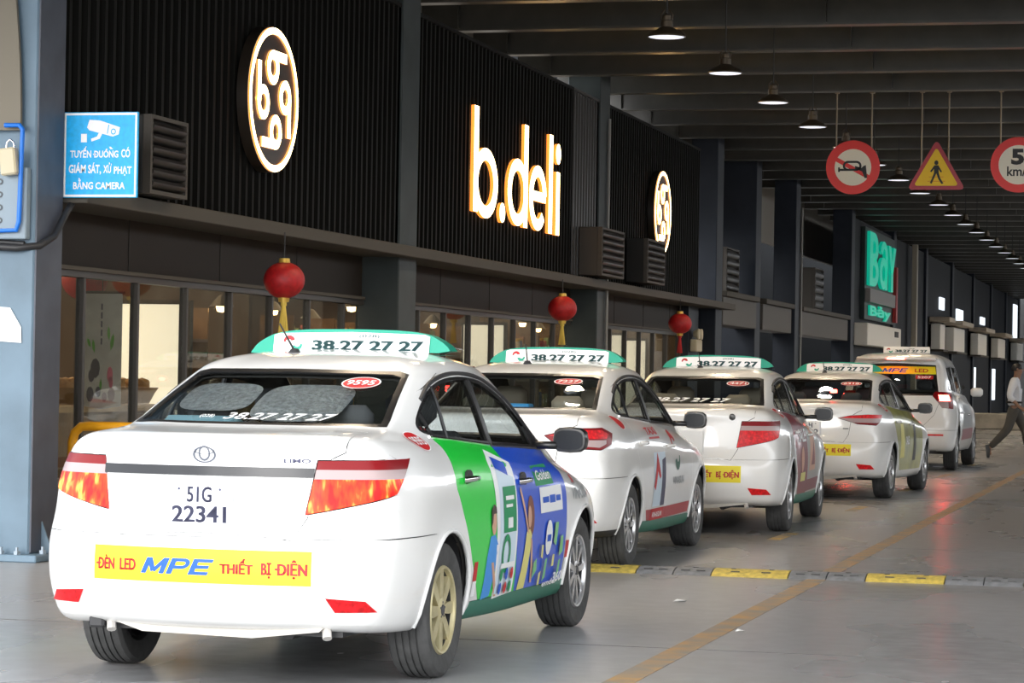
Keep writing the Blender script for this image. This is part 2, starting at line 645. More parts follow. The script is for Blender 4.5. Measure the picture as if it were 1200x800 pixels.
class Car:
    def __init__(self, name, label, loc, rz, sh, cat='car'):
        self.root = thing(name, label, cat, loc, rz)
        self.sh = sh
    def both(self, part, mats, parent=None, **k):
        me = self.sh.take(part, mats, True, **k)
        return link(part, me, parent or self.root) if me else None
    def pair(self, part, mats, parents=None, **k):
        r = self.sh.take(part, mats, False, **k)
        if not r: return None
        ps = parents or (self.root, self.root)
        return link(part, r[0], ps[0]), link(part, r[1], ps[1])
    def hit(self, side, u, v):
        if side == 'rear': o, d = Vector((u, -4, v)), Y3
        elif side == 'right': o, d = Vector((4, u, v)), -X3
        else: o, d = Vector((-4, u, v)), X3
        h = self.sh.bvh.ray_cast(o, d)
        return h[0], h[1]
    def decal(self, name, layers, side='rear', parent=None, step=.05, lift=.002):
        """flat print laid on the body: layers = [(material, 2-D mesh)]"""
        mb = MB()
        for i, (m, vf) in enumerate(layers):
            mb.mat(m)
            v, f = grid_split(vf, step)
            P = []
            ok = []
            for (a, b) in v:
                p, n = self.hit(side, a, b)
                if p is None: P.append(Vector((0, 0, 0))); ok.append(False); continue
                if n.x * p.x + n.y * (p.y - 1.2) + n.z * (p.z - .6) < 0: n = -n
                P.append(p + n * (lift + .0012 * i)); ok.append(True)
            fs = []
            for q in f:
                if not all(ok[j] for j in q): continue
                ar = (v[q[1]][0] - v[q[0]][0]) * (v[q[2]][1] - v[q[0]][1]) - (v[q[2]][0] - v[q[0]][0]) * (v[q[1]][1] - v[q[0]][1])
                good = ar > 0 if side in ('rear', 'right') else ar < 0
                fs.append(tuple(q) if good else tuple(q)[::-1])
            mb.add(P, fs)
        return mb.build(name, parent or self.root, smooth=40)

# ---- materials shared by the cars
PAINT = mat('white_car_paint', (.82, .82, .81), .28, coat=.8)
BLACKTRIM = mat('black_trim', (.012, .012, .013), .3)
CHROME = mat('chrome', (.8, .8, .82), .12, metal=1)
DARKPL = mat('dark_plastic', (.03, .03, .032), .55)
GREYSTRIP = mat('smoked_strip', (.012, .013, .017), .3)
TEAL = mat('teal_paint', (.0, .30, .20), .5)
TEALSILL = mat('teal_sill_paint', (.02, .17, .11), .4)
LENSRED = mat('lens_dark_red', (.20, .003, .006), .3, spec=.25)
LENSCLR = mat('lens_clear', (.40, .30, .30), .25, spec=.3)
LENSORG = mat('lens_lit', (.55, .06, .01), .3, spec=.25, emit=(1, .20, .03), es=.6, noise=None)
LENSBR = mat('lens_bright_red', (.46, .006, .01), .3, spec=.35, noise=(45, .5),  emit=(1, .02, .02), es=.12)
LAMPHOT = mat('brake_lamp', (1, .1, .08), .3, emit=(1, .04, .03), es=38)
WINGLASS = glass('car_glass', (.70, .74, .74))
SIDEGLASS = glass('car_side_glass', (.62, .66, .66))
RUBBER = mat('tyre_rubber', (.06, .06, .06), .85, noise=(14, .25), bump=(60, .15))
ALLOY = mat('alloy_silver', (.62, .62, .63), .3, metal=.85)
GOLDRIM = mat('hubcap_dusty_gold', (.52, .46, .27), .45, metal=.35, noise=(12, .2))
SEATM = mat('seat_beige_vinyl', (.30, .25, .19), .6)
SEATG = mat('seat_grey_cloth', (.09, .09, .095), .8)
TRIMIN = mat('cabin_trim', (.055, .052, .05), .8)
INK = mat('teal_ink', (.005, .07, .075), .5)
INKRED = mat('red_ink', (.52, .01, .015), .5)
INKBLUE = mat('blue_ink', (.005, .09, .55), .5)
INKPLATE = mat('plate_ink', (.05, .052, .11), .5)
WHITEP = mat('white_print', (.86, .87, .88), .4)
YELLOWP = mat('yellow_print', (.84, .70, .015), .5)
def lens_noise():
    m = LENSORG
    nt = m.node_tree
    b = nt.nodes['Principled BSDF']
    tc = nt.nodes.new('ShaderNodeTexCoord')
    mp = nt.nodes.new('ShaderNodeMapping')
    mp.inputs['Scale'].default_value = (26, 26, 9)
    n = nt.nodes.new('ShaderNodeTexNoise')
    n.inputs['Scale'].default_value = 1
    cr = nt.nodes.new('ShaderNodeValToRGB')
    e = cr.color_ramp.elements
    e[0].position, e[0].color = .36, (.45, .005, .005, 1)
    e[1].position, e[1].color = .70, (.95, .45, .08, 1)
    x = e.new(.54); x.color = (.72, .05, .006, 1)
    nt.links.new(tc.outputs['Object'], mp.inputs[0])
    nt.links.new(mp.outputs[0], n.inputs['Vector'])
    nt.links.new(n.outputs['Fac'], cr.inputs[0])
    nt.links.new(cr.outputs[0], b.inputs['Base Color'])
    nt.links.new(cr.outputs[0], b.inputs['Emission Color'])
lens_noise()

# ---- wheel: tyre (part) > rim, hub_cap (sub-parts)
_WH = {}
def wheel_meshes(kind, r=.302, w_=.19):
    if (kind, r) in _WH: return _WH[(kind, r)]
    h = w_ / 2
    rr = r * .655
    t = MB().mat(RUBBER)
    prof = [(rr, -h * .82), (r * .80, -h), (r * .93, -h * .98), (r * .985, -h * .84)]
    for gx in (-.5, -.17, .17, .5):
        prof += [(r, h * (gx - .05)), (r - .008, h * (gx - .045)), (r - .008, h * (gx + .045)), (r, h * (gx + .05))]
    prof += [(r * .985, h * .84), (r * .93, h * .98), (r * .80, h), (rr, h * .82), (rr, -h * .82)]
    t.lathe(prof, axis='X', n=40)
    tyre = t.mesh('tyre', 35)
    m = GOLDRIM if kind == 'gold' else ALLOY
    q = MB().mat(m)
    q.lathe([(rr + .004, h * .80), (rr - .004, h * .93), (rr - .014, h * .90), (rr - .018, h * .70)], axis='X', n=40)
    q.mat(DARKPL)
    q.lathe([(rr - .018, h * .70), (rr - .022, -h * .8)], axis='X', n=40)
    q.mat(m)
    n = 8 if kind == 'gold' else 9
    for k in range(n):
        a = 2 * PI * k / n
        ca, sa = math.cos(a), math.sin(a)
        U, V = Vector((0, ca, sa)), Vector((0, -sa, ca))
        if kind == 'gold': pl = [(.045, -.020), (rr * .62, -.027), (rr - .012, -.024), (rr - .012, .024), (rr * .62, .027), (.045, .020)]
        else: pl = [(.04, -.015), (rr - .012, -.019), (rr - .012, .019), (.04, .015)]
        q.prism(pl, (h * .50, 0, 0), U, V, (h * .30, 0, 0))
    q.lathe([(.0, h * .86), (.038, h * .86), (.052, h * .80), (.056, h * .45)], axis='X', n=20)
    rim = q.mesh('rim', 40)
    d = MB().mat(DARKPL)
    d.lathe([(0, h * .30), (.13, h * .30), (.13, h * .1), (rr - .02, h * .05)], axis='X', n=24)
    disc_ = d.mesh('brake_disc', 40)
    c = MB().mat(mat('hub_dark', (.05, .05, .055), .4))
    c.lathe([(0, h * .9), (.022, h * .9), (.026, h * .86)], axis='X', n=16)
    for k in range(5):
        a = 2 * PI * k / 5 + .3
        c.lathe([(0, h * .88), (.006, h * .88), (.006, h * .8)], (0, .034 * math.cos(a), .034 * math.sin(a)), 'X', 6)
    hub = c.mesh('hub_cap', 40)
    _WH[(kind, r)] = (tyre, rim, disc_, hub)
    return _WH[(kind, r)]

def add_wheel(parent, x, y, kind, r=.302, steer=0):
    ms = wheel_meshes(kind, r)
    o = link('wheel', ms[0], parent)
    o.location = (x, y, r)
    o.rotation_euler = (0.3 * y, 0, steer + (0 if x > 0 else PI))
    for nm, me in zip(('rim', 'brake_disc', 'hub_cap'), ms[1:]):
        link(nm, me, o)
    return o

def comma(cu, cv, s, flip=1):
    """one half of the two-comma round mark"""
    o = []
    for k in range(13):
        t = PI * (.05 + 1.0 * k / 12)
        o.append((cu + flip * s * math.cos(t), cv + flip * s * .95 * math.sin(t)))
    for k in range(11):
        t = PI * (1.05 - .95 * k / 10)
        o.append((cu + flip * (s * .48 * math.cos(t) - s * .12), cv + flip * (s * .42 * math.sin(t) - s * .10)))
    n = len(o)
    F = []
    for k in range(10):
        F.append((k, k + 1, n - 2 - k, n - 1 - k))
    F.append((10, 11, 12, 13))
    return o, F

def roof_sign(car, y0, z0, kind='full', half=.52, h=.125, pw=.40):
    """taxi roof box with a white lettered panel on its rear face"""
    ms = MB().mat(TEAL)
    d = .20
    prof = [(-half, 0), (-half * .93, h * .45), (-half * .70, h * .93), (0, h * 1.0), (half * .70, h * .93), (half * .93, h * .45), (half, 0)]
    if kind == 'small': prof = [(-half, 0), (-half, h), (half, h), (half, 0)]
    m_ = TEAL if kind == 'full' else WHITEP
    ms = MB().mat(m_)
    if kind == 'full':
        top_ = chaikin(prof, 2)
        prof = [prof[0]] + [p for p in top_ if p[1] > .004] + [prof[-1]]
    n = len(prof)
    a = [Vector((p[0], y0 + .03 * (p[1] / h), z0 + p[1])) for p in prof]
    b = [Vector((p[0] * .97, y0 + d - .05 * (p[1] / h), z0 + p[1])) for p in prof]
    ms.add(a + b, [tuple(range(n))[::-1], tuple(range(n, 2 * n))] + [(i, (i + 1) % n, n + (i + 1) % n, n + i) for i in range(n)])
    so = ms.build('roof_sign', car.root, smooth=40)
    U, V = Vector((1, 0, 0)), Vector((0, .03, h)).normalized()
    O = Vector((0, y0 - .004, z0))
    p = MB().mat(WHITEP)
    hh = h * .86
    p.prism([(-pw, .006), (pw, .006), (pw, hh * .86), (pw * .93, hh * .95), (0, hh * 1.04), (-pw * .93, hh * .95), (-pw, hh * .86)], O, U, V, (0, -.004, 0))
    po = p.build('sign_panel', so)
    t = MB().mat(INK)
    O2 = O + Vector((0, -.0065, 0))
    flat(t, fit(heavy('38.27 27 27', .022, .026), -pw * .50, pw * .93, h * .14, h * .55), O2, U, V)
    t.build('sign_number', so)
    t = MB().mat(INK)
    flat(t, fit(text2d('(028)', .01), pw * .10, pw * .36, h * .64, h * .80), O2, U, V)
    t.build('sign_area_code', so)
    t = MB().mat(INKRED)
    flat(t, comma(-pw * .80, h * .50, .030, 1), O2, U, V)
    t.build('sign_mark', so)
    t = MB().mat(TEAL)
    flat(t, comma(-pw * .70, h * .34, .030, -1), O2, U, V)
    t.build('sign_mark', so)
    return so

def seats(car, xs=.34, beige=False, dy=0, dz=0):
    m = SEATM if beige else SEATG
    r = car.root
    b = MB().mat(m)
    b.box((-.60, .02 + dy, .62 + dz), (.60, .22 + dy, 1.06 + dz), .05)
    b.box((-.60, .16 + dy, .42 + dz), (.60, .72 + dy, .60 + dz), .05)
    o = b.build('rear_seat', r, smooth=50)
    for x in (-.33, .33):
        h = MB().mat(m)
        h.box((x - .12, .0 + dy, 1.06 + dz), (x + .12, .10 + dy, 1.21 + dz), .04)
        h.tube([(x - .05, .05 + dy, 1.0 + dz), (x - .05, .05 + dy, 1.08 + dz)], .008)
        h.build('headrest', o, smooth=50)
    for x in (-xs, xs):
        b = MB().mat(m)
        M = Matrix.Rotation(-.2, 3, 'X')
        b.box((x - .24, 1.0 + dy, .5 + dz), (x + .24, 1.14 + dy, 1.08 + dz), .05, M)
        b.box((x - .25, 1.06 + dy, .36 + dz), (x + .25, 1.56 + dy, .50 + dz), .05)
        o = b.build('front_seat', r, smooth=50)
        h = MB().mat(m)
        h.box((x - .13, .93 + dy, 1.10 + dz), (x + .13, 1.03 + dy, 1.27 + dz), .045)
        h.tube([(x - .05, 1.0 + dy, 1.02 + dz), (x - .05, .98 + dy, 1.12 + dz)], .008)
        h.build('headrest', o, smooth=50)
    d = MB().mat(TRIMIN)
    d.box((-.66, 1.92 + dy, .62 + dz), (.66, 2.32 + dy, .97 + dz), .08)
    o = d.build('dashboard', r, smooth=50)
    s = MB().mat(DARKPL)
    s.tube([(-xs + .18 * math.cos(a), 1.80 + dy + .07 * math.sin(a), .92 + dz + .17 * math.sin(a)) for a in [2 * PI * k / 24 for k in range(24)]], .014, 8, closed=True)
    s.box((-xs - .16, 1.79 + dy, .90 + dz), (-xs + .16, 1.81 + dy, .94 + dz), .008)
    s.tube([(-xs, 1.80 + dy, .92 + dz), (-xs, 2.0 + dy, .82 + dz)], .03)
    s.build('steering_wheel', o, smooth=50)
    p = MB().mat(TRIMIN)
    p.prism([(-.58, -.30 + dy), (.58, -.30 + dy), (.62, .06 + dy), (-.62, .06 + dy)], (0, 0, 1.055 + dz), X3, Y3, (0, 0, -.03))
    p.build('parcel_shelf', r)
    f = MB().mat(TRIMIN)
    f.box((-.70, -.5 + dy, .26), (.70, 2.5 + dy, .32))
    f.build('cabin_floor', r)

def number_plate(car, y, x0, x1, z0, z1, l1, l2, parent):
    p = MB().mat(WHITEP)
    p.box((x0, y - .008, z0), (x1, y + .03, z1), .006)
    o = p.build('number_plate', parent)
    t = MB().mat(INKPLATE)
    O = (0, y - .0095, 0)
    w_, h_ = x1 - x0, z1 - z0
    flat(t, fit(heavy(l1, .02, .012), x0 + w_ * .30, x0 + w_ * .70, z0 + h_ * .54, z0 + h_ * .90), O, X3, Z3)
    flat(t, fit(heavy(l2, .02, .012), x0 + w_ * .06, x1 - w_ * .06, z0 + h_ * .08, z0 + h_ * .46), O, X3, Z3)
    for x in (.17, .83): flat(t, disc(x0 + w_ * x, z0 + h_ * .84, .006, n=8), O, X3, Z3)
    t.build('plate_lettering', o)
    return o

MATLIST = [PAINT, BLACKTRIM, LENSRED, LENSCLR, LENSORG, TEALSILL, DARKPL, LENSBR, CHROME, LAMPHOT]
def slot(m):
    if m not in MATLIST: MATLIST.append(m)
    return MATLIST.index(m)

DLO = [(0.0, 1.115), (.13, 1.072), (1.0, 1.018), (1.9, .984), (2.08, .976), (1.745, 1.185), (1.40, 1.297), (1.07, 1.345), (.66, 1.345), (.40, 1.298), (.2, 1.222)]
def inset_poly(poly, d):
    """shrink a convex CCW polygon by d"""
    n = len(poly)
    lines = []
    for i in range(n):
        p, q = poly[i], poly[(i + 1) % n]
        dx, dy = q[0] - p[0], q[1] - p[1]
        L = math.hypot(dx, dy)
        nx, ny = -dy / L, dx / L
        lines.append((nx, ny, nx * p[0] + ny * p[1] + d))
    out = []
    for i in range(n):
        a, b = lines[i - 1], lines[i]
        det = a[0] * b[1] - a[1] * b[0]
        if abs(det) < 1e-9: continue
        out.append(((a[2] * b[1] - a[1] * b[2]) / det, (a[0] * b[2] - a[2] * b[0]) / det))
    return out
def clip_poly(poly, nx, ny, c):
    """keep nx*x+ny*y >= c"""
    o = []
    for i in range(len(poly)):
        p, q = poly[i], poly[(i + 1) % len(poly)]
        dp, dq = nx * p[0] + ny * p[1] - c, nx * q[0] + ny * q[1] - c
        if dp >= 0: o.append(p)
        if dp * dq < 0:
            t = dp / (dp - dq)
            o.append((p[0] + (q[0] - p[0]) * t, p[1] + (q[1] - p[1]) * t))
    return o

TAIL = {
    # polygon in (x + y, z); bands = z limits with lens slots from the bottom up
    'A': dict(poly=[(-.398, .755), (.155, .840), (.365, .990), (-.318, .985)], bands=[(.905, 4), (.945, 3), (9, 2)]),
    'B': dict(poly=[(-.46, .945), (-.33, .86), (.06, .848), (.24, .885), (.31, .96), (.12, 1.003), (-.2, .995)], bands=[(9, 2)], inner=[([(-.42, .945), (-.2, .925), (.16, .925), (.22, .955), (.10, .985), (-.2, .98)], 7), ([(-.30, .915), (-.20, .875), (.04, .865), (.14, .89), (.15, .915)], 3)]),
    'C': dict(poly=[(-.52, .925), (-.25, .86), (.06, .845), (.20, .90), (.30, .965), (-.05, .970), (-.34, .955)], bands=[(.875, 2), (.925, 3), (9, 7)]),
}
def chaikin(P, it=2):
    for _ in range(it):
        Q = []
        for i in range(len(P)):
            a, b = P[i], P[(i + 1) % len(P)]
            Q += [(a[0] * .75 + b[0] * .25, a[1] * .75 + b[1] * .25), (a[0] * .25 + b[0] * .75, a[1] * .25 + b[1] * .75)]
        P = Q
    return P
DLO_S = chaikin(DLO, 2)
def smooth_path(pts, k=6):
    return [Vector(p) for p in hermite([tuple(p) for p in pts], [k] * (len(pts) - 1))]
def build_sedan(name, label, pose, tail='A', rims=('alloy', 'alloy'), wrap=None, beige=False, sill=True, bslots=None):
    x, y, rz = pose
    sh = Shell(SEDAN)
    car = Car(name, label, (x, y, 0), rz, sh)
    YR, YF = .0, 2.575
    side = lambda c, n: c.x > .45
    # wheel arches
    for yc in (YR, YF):
        pts = [(yc + .345 * math.cos(2 * PI * k / 28), .315 + .335 * math.sin(2 * PI * k / 28)) for k in range(28)]
        fs = sh.cut(pts, Y3, Z3, lambda c, n: c.x > .45 and abs(c.y - yc) < .5 and c.z < .8)
        bmesh.ops.delete(sh.bm, geom=fs, context='FACES')
    # doors
    rear = [(.50, .29), (1.185, .29), (.955, 1.362), (.60, 1.366), (.3, 1.285), (.16, 1.11), (.13, .82), (.21, .66), (.36, .50)]
    front = [(1.185, .29), (2.15, .27), (2.20, .55), (2.18, .93), (1.98, 1.035), (1.68, 1.235), (1.36, 1.34), (1.10, 1.368), (.955, 1.362)]
    sd = lambda c, n: c.x > .5 and -.2 < c.y < 2.6 and c.z > .2
    fr = sh.cut(rear, Y3, Z3, sd); sh.put(fr, 'rear_door')
    ff = sh.cut(front, Y3, Z3, lambda c, n: sd(c, n)); sh.put(ff, 'front_door')
    # wrap colours below the belt
    if wrap:
        for part, poly, sl in wrap:
            i = sh.pid(part)
            fs = [f for f in sh.cut(poly, Y3, Z3, lambda c, n: sd(c, n) and c.z < 1.1) if f[sh.pl] == i]
            sh.put(fs, None, sl)
    # glazing band: black frame then panes
    fs = sh.cut(DLO_S, Y3, Z3, lambda c, n: c.x > .4 and -.2 < c.y < 2.3 and .9 < c.z < 1.38)
    sh.put(fs, None, 1)
    ins = chaikin(inset_poly(DLO, .016), 2)
    q = clip_poly(ins, -1, -.35, -.165 - .35 * 1.1)
    sh.put(sh.cut(q, Y3, Z3, lambda c, n: c.x > .4 and -.2 < c.y < .5 and .9 < c.z < 1.38), 'quarter_glass')
    rw = clip_poly(clip_poly(ins, 1, .35, .19 + .35 * 1.1), -1, -.25, -.93 - .25 * 1.36)
    sh.put(sh.cut(rw, Y3, Z3, lambda c, n: c.x > .4 and -.2 < c.y < 1.4 and .9 < c.z < 1.38), 'rear_door_window')
    fw = clip_poly(clip_poly(ins, 1, .25, 1.00 + .25 * 1.36), -1, 0, -1.86)
    sh.put(sh.cut(fw, Y3, Z3, lambda c, n: c.x > .4 and .8 < c.y < 2.2 and .9 < c.z < 1.38), 'front_door_window')
    # sill
    fs = sh.cut([(.30, .10), (2.26, .10), (2.24, .285), (.42, .305)], Y3, Z3, lambda c, n: c.x > .5 and .1 < c.y < 2.4 and c.z < .45)
    sh.put(fs, 'sill', 5 if sill else 0)
    # rear end
    B = Vector((0, .7, .7))
    rr = lambda c, n: c.y < -.25
    sh.put(sh.cut([(-.1, .0), (1, .0), (1, .655), (-.1, .655)], X3, Z3, lambda c, n: c.y < -.22 and c.z < .8), 'rear_bumper')
    sh.put(sh.cut([(-.1, .0), (1, .0), (1, .292), (-.1, .292)], X3, Z3, lambda c, n: c.y < -.22 and c.z < .45), None, 6 if tail == 'B' else None)
    lo = [(-.1, -.165), (.40, -.165), (.455, -.07), (.485, .105), (-.1, .105)]
    hi = [(-.1, .105), (.485, .105), (.59, .19), (.57, .488), (-.1, .488)]
    top = lambda c, n: c.y < -.3 and c.z > .6 and c.x < .8
    sh.put(sh.cut(lo, X3, B, top) + sh.cut(hi, X3, B, top), 'trunk_lid')
    T = TAIL[tail]
    A = Vector((1, 1, 0))
    back = lambda c, n: c.y < -.2 and c.x > .25 and .7 < c.z < 1.05
    tf = sh.cut(T['poly'], A, Z3, back)
    sh.put(tf, 'taillight', 2)
    ti = sh.pid('taillight')
    for zl, sl in T['bands'][::-1]:
        if zl < 5:
            fs = sh.cut([(-2, zl), (2, zl), (2, .5), (-2, .5)][::-1], A, Z3, lambda c, n: back(c, n))
            sh.put([f for f in fs if f[sh.pl] == ti], None, sl)
        else:
            sh.put([f for f in sh.bm.faces if f[sh.pl] == ti], None, sl)
    for ip, sl in T.get('inner', []):
        fs = sh.cut(ip, A, Z3, back)
        sh.put([f for f in fs if f[sh.pl] == ti], None, sl)
    # rear window and windscreen
    rwp = [(-.1, 1.118), (.60, 1.118), (.52, 1.352), (.47, 1.366), (-.1, 1.372)]
    sh.put(sh.cut(rwp, X3, Z3, lambda c, n: c.y < .5 and c.z > 1.08 and n.y < -.25 and c.x < .66), None, 1)
    rwg = [(-.1, 1.130), (.565, 1.132), (.495, 1.338), (.45, 1.350), (-.1, 1.356)]
    sh.put(sh.cut(rwg, X3, Z3, lambda c, n: c.y < .5 and c.z > 1.08 and n.y < -.25 and c.x < .66), 'rear_window')
    wsp = [(-.1, 1.045), (.63, 1.045), (.53, 1.36), (-.1, 1.375)]
    sh.put(sh.cut(wsp, X3, Z3, lambda c, n: c.y > 1.5 and c.z > .98 and n.y > .25 and c.x < .64), 'windscreen')
    # front end: hood and headlights
    hd = [(-.1, 2.45), (.66, 2.42), (.70, 2.9), (.50, 3.24), (-.1, 3.3)]
    sh.put(sh.cut(hd, X3, Y3, lambda c, n: c.y > 2.35 and c.z > .76 and n.z > .45), 'hood')
    hl = [(.42, .66), (.80, .66), (.83, .80), (.50, .74)]
    sh.put(sh.cut(hl, X3, Z3, lambda c, n: c.y > 2.75 and .5 < c.z < .9), 'headlight', 3)
    gr = [(-.1, .36), (.42, .38), (.50, .58), (-.1, .62)]
    sh.put(sh.cut(gr, X3, Z3, lambda c, n: c.y > 3.0 and c.z < .8), 'grille', 6)
    sh.bm.normal_update()
    # pull the parts out
    ml = MATLIST
    car.both('body', ml)
    car.both('rear_bumper', ml)
    car.trunk = car.both('trunk_lid', ml)
    car.both('hood', ml)
    car.both('grille', ml)
    car.both('rear_window', [WINGLASS] * 20, offset=-.004, gap=0)
    car.both('windscreen', [WINGLASS] * 20, offset=-.004, gap=0)
    rd = car.pair('rear_door', ml)
    fd = car.pair('front_door', ml)
    car.rd, car.fd = rd, fd
    car.pair('rear_door_window', [SIDEGLASS] * 20, rd, offset=-.005, gap=0)
    car.pair('front_door_window', [SIDEGLASS] * 20, fd, offset=-.005, gap=0)
    car.pair('quarter_glass', [SIDEGLASS] * 20, offset=-.005, gap=0)
    car.pair('sill', ml)
    car.tl = car.pair('taillight', ml, offset=.004)
    car.pair('headlight', ml)
    me = sh.take('interior_trim', [TRIMIN] * 20, True, offset=-.028, gap=0, flip=True, skip=['rear_window', 'windscreen', 'rear_door_window', 'front_door_window', 'quarter_glass'])
    link('interior_trim', me, car.root)
    # wheels, arches, underbody
    for sx in (1, -1):
        add_wheel(car.root, sx * .725, YR, rims[0])
        add_wheel(car.root, sx * .725, YF, rims[1])
        for yc in (YR, YF):
            wl = MB().mat(DARKPL)
            wl.lathe([(.352, sx * .80), (.352, sx * .48), (.05, sx * .48)], (0, yc, .315), 'X', 20, -.15, PI + .15)
            wl.build('wheel_well', car.root, smooth=40)
            pts = []
            for k in range(21):
                a = -.18 + (PI + .36) * k / 20
                p, n = car.hit('right' if sx > 0 else 'left', yc + .352 * math.cos(a), .315 + .342 * math.sin(a))
                if p is not None: pts.append(p)
            if len(pts) > 3:
                MB().mat(PAINT).tube(pts, .011, 8).build('arch_lip', car.root, smooth=60)
    ub = MB().mat(DARKPL)
    ub.box((-.58, -.72, .235), (.58, 3.05, .27))
    ub.tube([(.30, -.62, .235), (.30, -.1, .235)], .03, 10)
    ub.tube([(-.7, YR, .25), (.7, YR, .25)], .05, 8)
    ub.box((-.55, -.80, .24), (-.48, -.72, .30), .01)
    ub.build('underbody', car.root)
    # mirrors
    for sx in (1, -1):
        m_ = MB().mat(BLACKTRIM)
        c = Vector((sx * .90, 1.99, 1.025))
        V, F = [], []
        prof = [(0, .0, .0), (.004, .085, .060), (.03, .092, .068), (.09, .085, .062), (.13, .055, .042), (.14, 0, 0)]
        nn = 12
        for (dy, rx, rz_) in prof:
            for k in range(nn):
                a = 2 * PI * k / nn
                ex = lambda t: math.copysign(abs(t) ** .6, t)
                V.append(c + Vector((rx * ex(math.cos(a)), dy - .04, rz_ * ex(math.sin(a)))))
        for i in range(len(prof) - 1):
            for k in range(nn):
                F.append((i * nn + k, i * nn + (k + 1) % nn, (i + 1) * nn + (k + 1) % nn, (i + 1) * nn + k)[::-1])
        m_.add(V, F)
        m_.box((min(sx * .70, sx * .84), 1.94, .975), (max(sx * .70, sx * .84), 2.02, 1.015), .012)
        mo = m_.build('door_mirror', fd[0] if sx > 0 else fd[1], smooth=60)
        gm = MB().mat(mat('mirror_glass', (.012, .014, .018), .25, spec=.2))
        ex = lambda t: math.copysign(abs(t) ** .6, t)
        gm.prism([(c.x + .074 * ex(math.cos(2 * PI * k / 20)), c.z + .050 * ex(math.sin(2 * PI * k / 20))) for k in range(20)], (0, c.y - .037, 0), X3, Z3, (0, -.004, 0))
        gm.build('mirror_glass', mo)
    seats(car, beige=beige)
    # fine window bars
    for s, par in (('right', rd[0]), ('left', rd[1])):
        bar = MB().mat(BLACKTRIM)
        pts = [car.hit(s, .36 + .05 * t, 1.062 + .235 * t)[0] for t in (0, .25, .5, .75, 1)]
        bar.tube([p for p in pts if p is not None], .009, 6)
        bar.mat(CHROME)
        pts = [car.hit(s, yy, zz)[0] for yy, zz in ((.13, 1.072), (.3, 1.0615), (.6, 1.043), (1.0, 1.018))]
        bar.tube([p for p in pts if p is not None], .006, 6)
        bar.build('window_bar', par)
    for s, par in (('right', fd[0]), ('left', fd[1])):
        bar = MB().mat(BLACKTRIM)
        pts = [car.hit(s, yy, zz)[0] for yy, zz in ((1.02, 1.017), (1.3, 1.007), (1.6, .996), (1.9, .984), (2.06, .976))]
        bar.tube([p for p in pts if p is not None], .011, 6)
        bar.build('window_bar', par)
    # rain visors over the side windows
    for s in ('right', 'left'):
        v_ = MB().mat(DARKPL)
        pts = [car.hit(s, yy, zz)[0] for yy, zz in ((.22, 1.235), (.40, 1.305), (.66, 1.352), (1.07, 1.352), (1.40, 1.303), (1.745, 1.19), (2.06, .985))]
        v_.tube(smooth_path([p for p in pts if p is not None]), .012, 6)
        v_.build('rain_visor', car.root, smooth=60)
    return car

def door_handles(car, m, cup=True):
    for i, s in enumerate(('right', 'left')):
        for (yy, zz, par) in ((.33, .872, car.rd[i]), (1.27, .832, car.fd[i])):
            p, n = car.hit(s, yy, zz)
            sx = 1 if s == 'right' else -1
            h = MB()
            if cup:
                h.mat(DARKPL)
                h.prism([(.062 * math.cos(2 * PI * k / 14), .048 * math.sin(2 * PI * k / 14)) for k in range(14)], p + Vector((sx * .003, .01, 0)), Y3 * sx, Z3, (-sx * .012, 0, 0))
            h.mat(m)
            h.tube([p + Vector((sx * .004, -.085, .004)), p + Vector((sx * .026, -.07, .006)), p + Vector((sx * .032, 0, .008)), p + Vector((sx * .026, .07, .006)), p + Vector((sx * .004, .085, .004))], .014, 8)
            h.build('door_handle', par, smooth=60)

def antenna(car, x, y, z, ang=-.22):
    a = MB().mat(DARKPL)
    a.lathe([(0, .035), (.018, .032), (.032, .012), (.036, -.01)], (x, y, z), 'Z', 14)
    a.tube([(x, y, z + .02), (x + ang * .16, y - .12, z + .15)], [.006, .004], 6)
    a.build('antenna', car.root, smooth=50)

def mpe2d():
    sh_ = lambda vf, dx: ([(x + dx + .32 * y, y) for x, y in vf[0]], vf[1])
    M = join2(rect(0, .24, 0, 1), rect(.86, 1.10, 0, 1), poly2((.0, 1), (.26, 1), (.64, .22), (.46, .10)), poly2((.84, 1), (1.10, 1), (.64, .10), (.46, .22)))
    P = join2(rect(0, .26, 0, 1), rect(.26, .62, .80, 1), rect(.26, .62, .34, .54), ring2(.62, .67, .33, .13, 14, -PI / 2, PI / 2))
    E = join2(rect(0, .26, 0, 1), rect(.26, .92, .80, 1), rect(.26, .84, .40, .60), rect(.26, .92, 0, .20))
    return join2(sh_(M, 0), sh_(P, 1.22), sh_(E, 2.28))
def rear_sticker(car, u0, u1, v0, v1, words=True):
    L = [(YELLOWP, rect(u0, u1, v0, v1))]
    if words:
        w_, h_ = u1 - u0, v1 - v0
        f = lambda a: u0 + w_ * a
        g = lambda b: v0 + h_ * b
        L.append((INKRED, join2(fit(heavy('ÐÈN'.replace('Ð', 'D')), f(.022), f(.105), g(.30), g(.72)), rect(f(.012), f(.034), g(.44), g(.50)),
                                fit(heavy('LED'), f(.13), f(.21), g(.30), g(.64)),
                                fit(heavy('THIẾT'), f(.60), f(.75), g(.30), g(.75)), fit(heavy('BỊ'), f(.785), f(.83), g(.20), g(.66)),
                                fit(heavy('DIỆN'), f(.855), f(.985), g(.20), g(.75)), rect(f(.845), f(.868), g(.44), g(.50)))))
        L.append((INKBLUE, fit(mpe2d(), f(.235), f(.575), g(.24), g(.70))))
    return car.decal('bumper_sticker', L, 'rear')

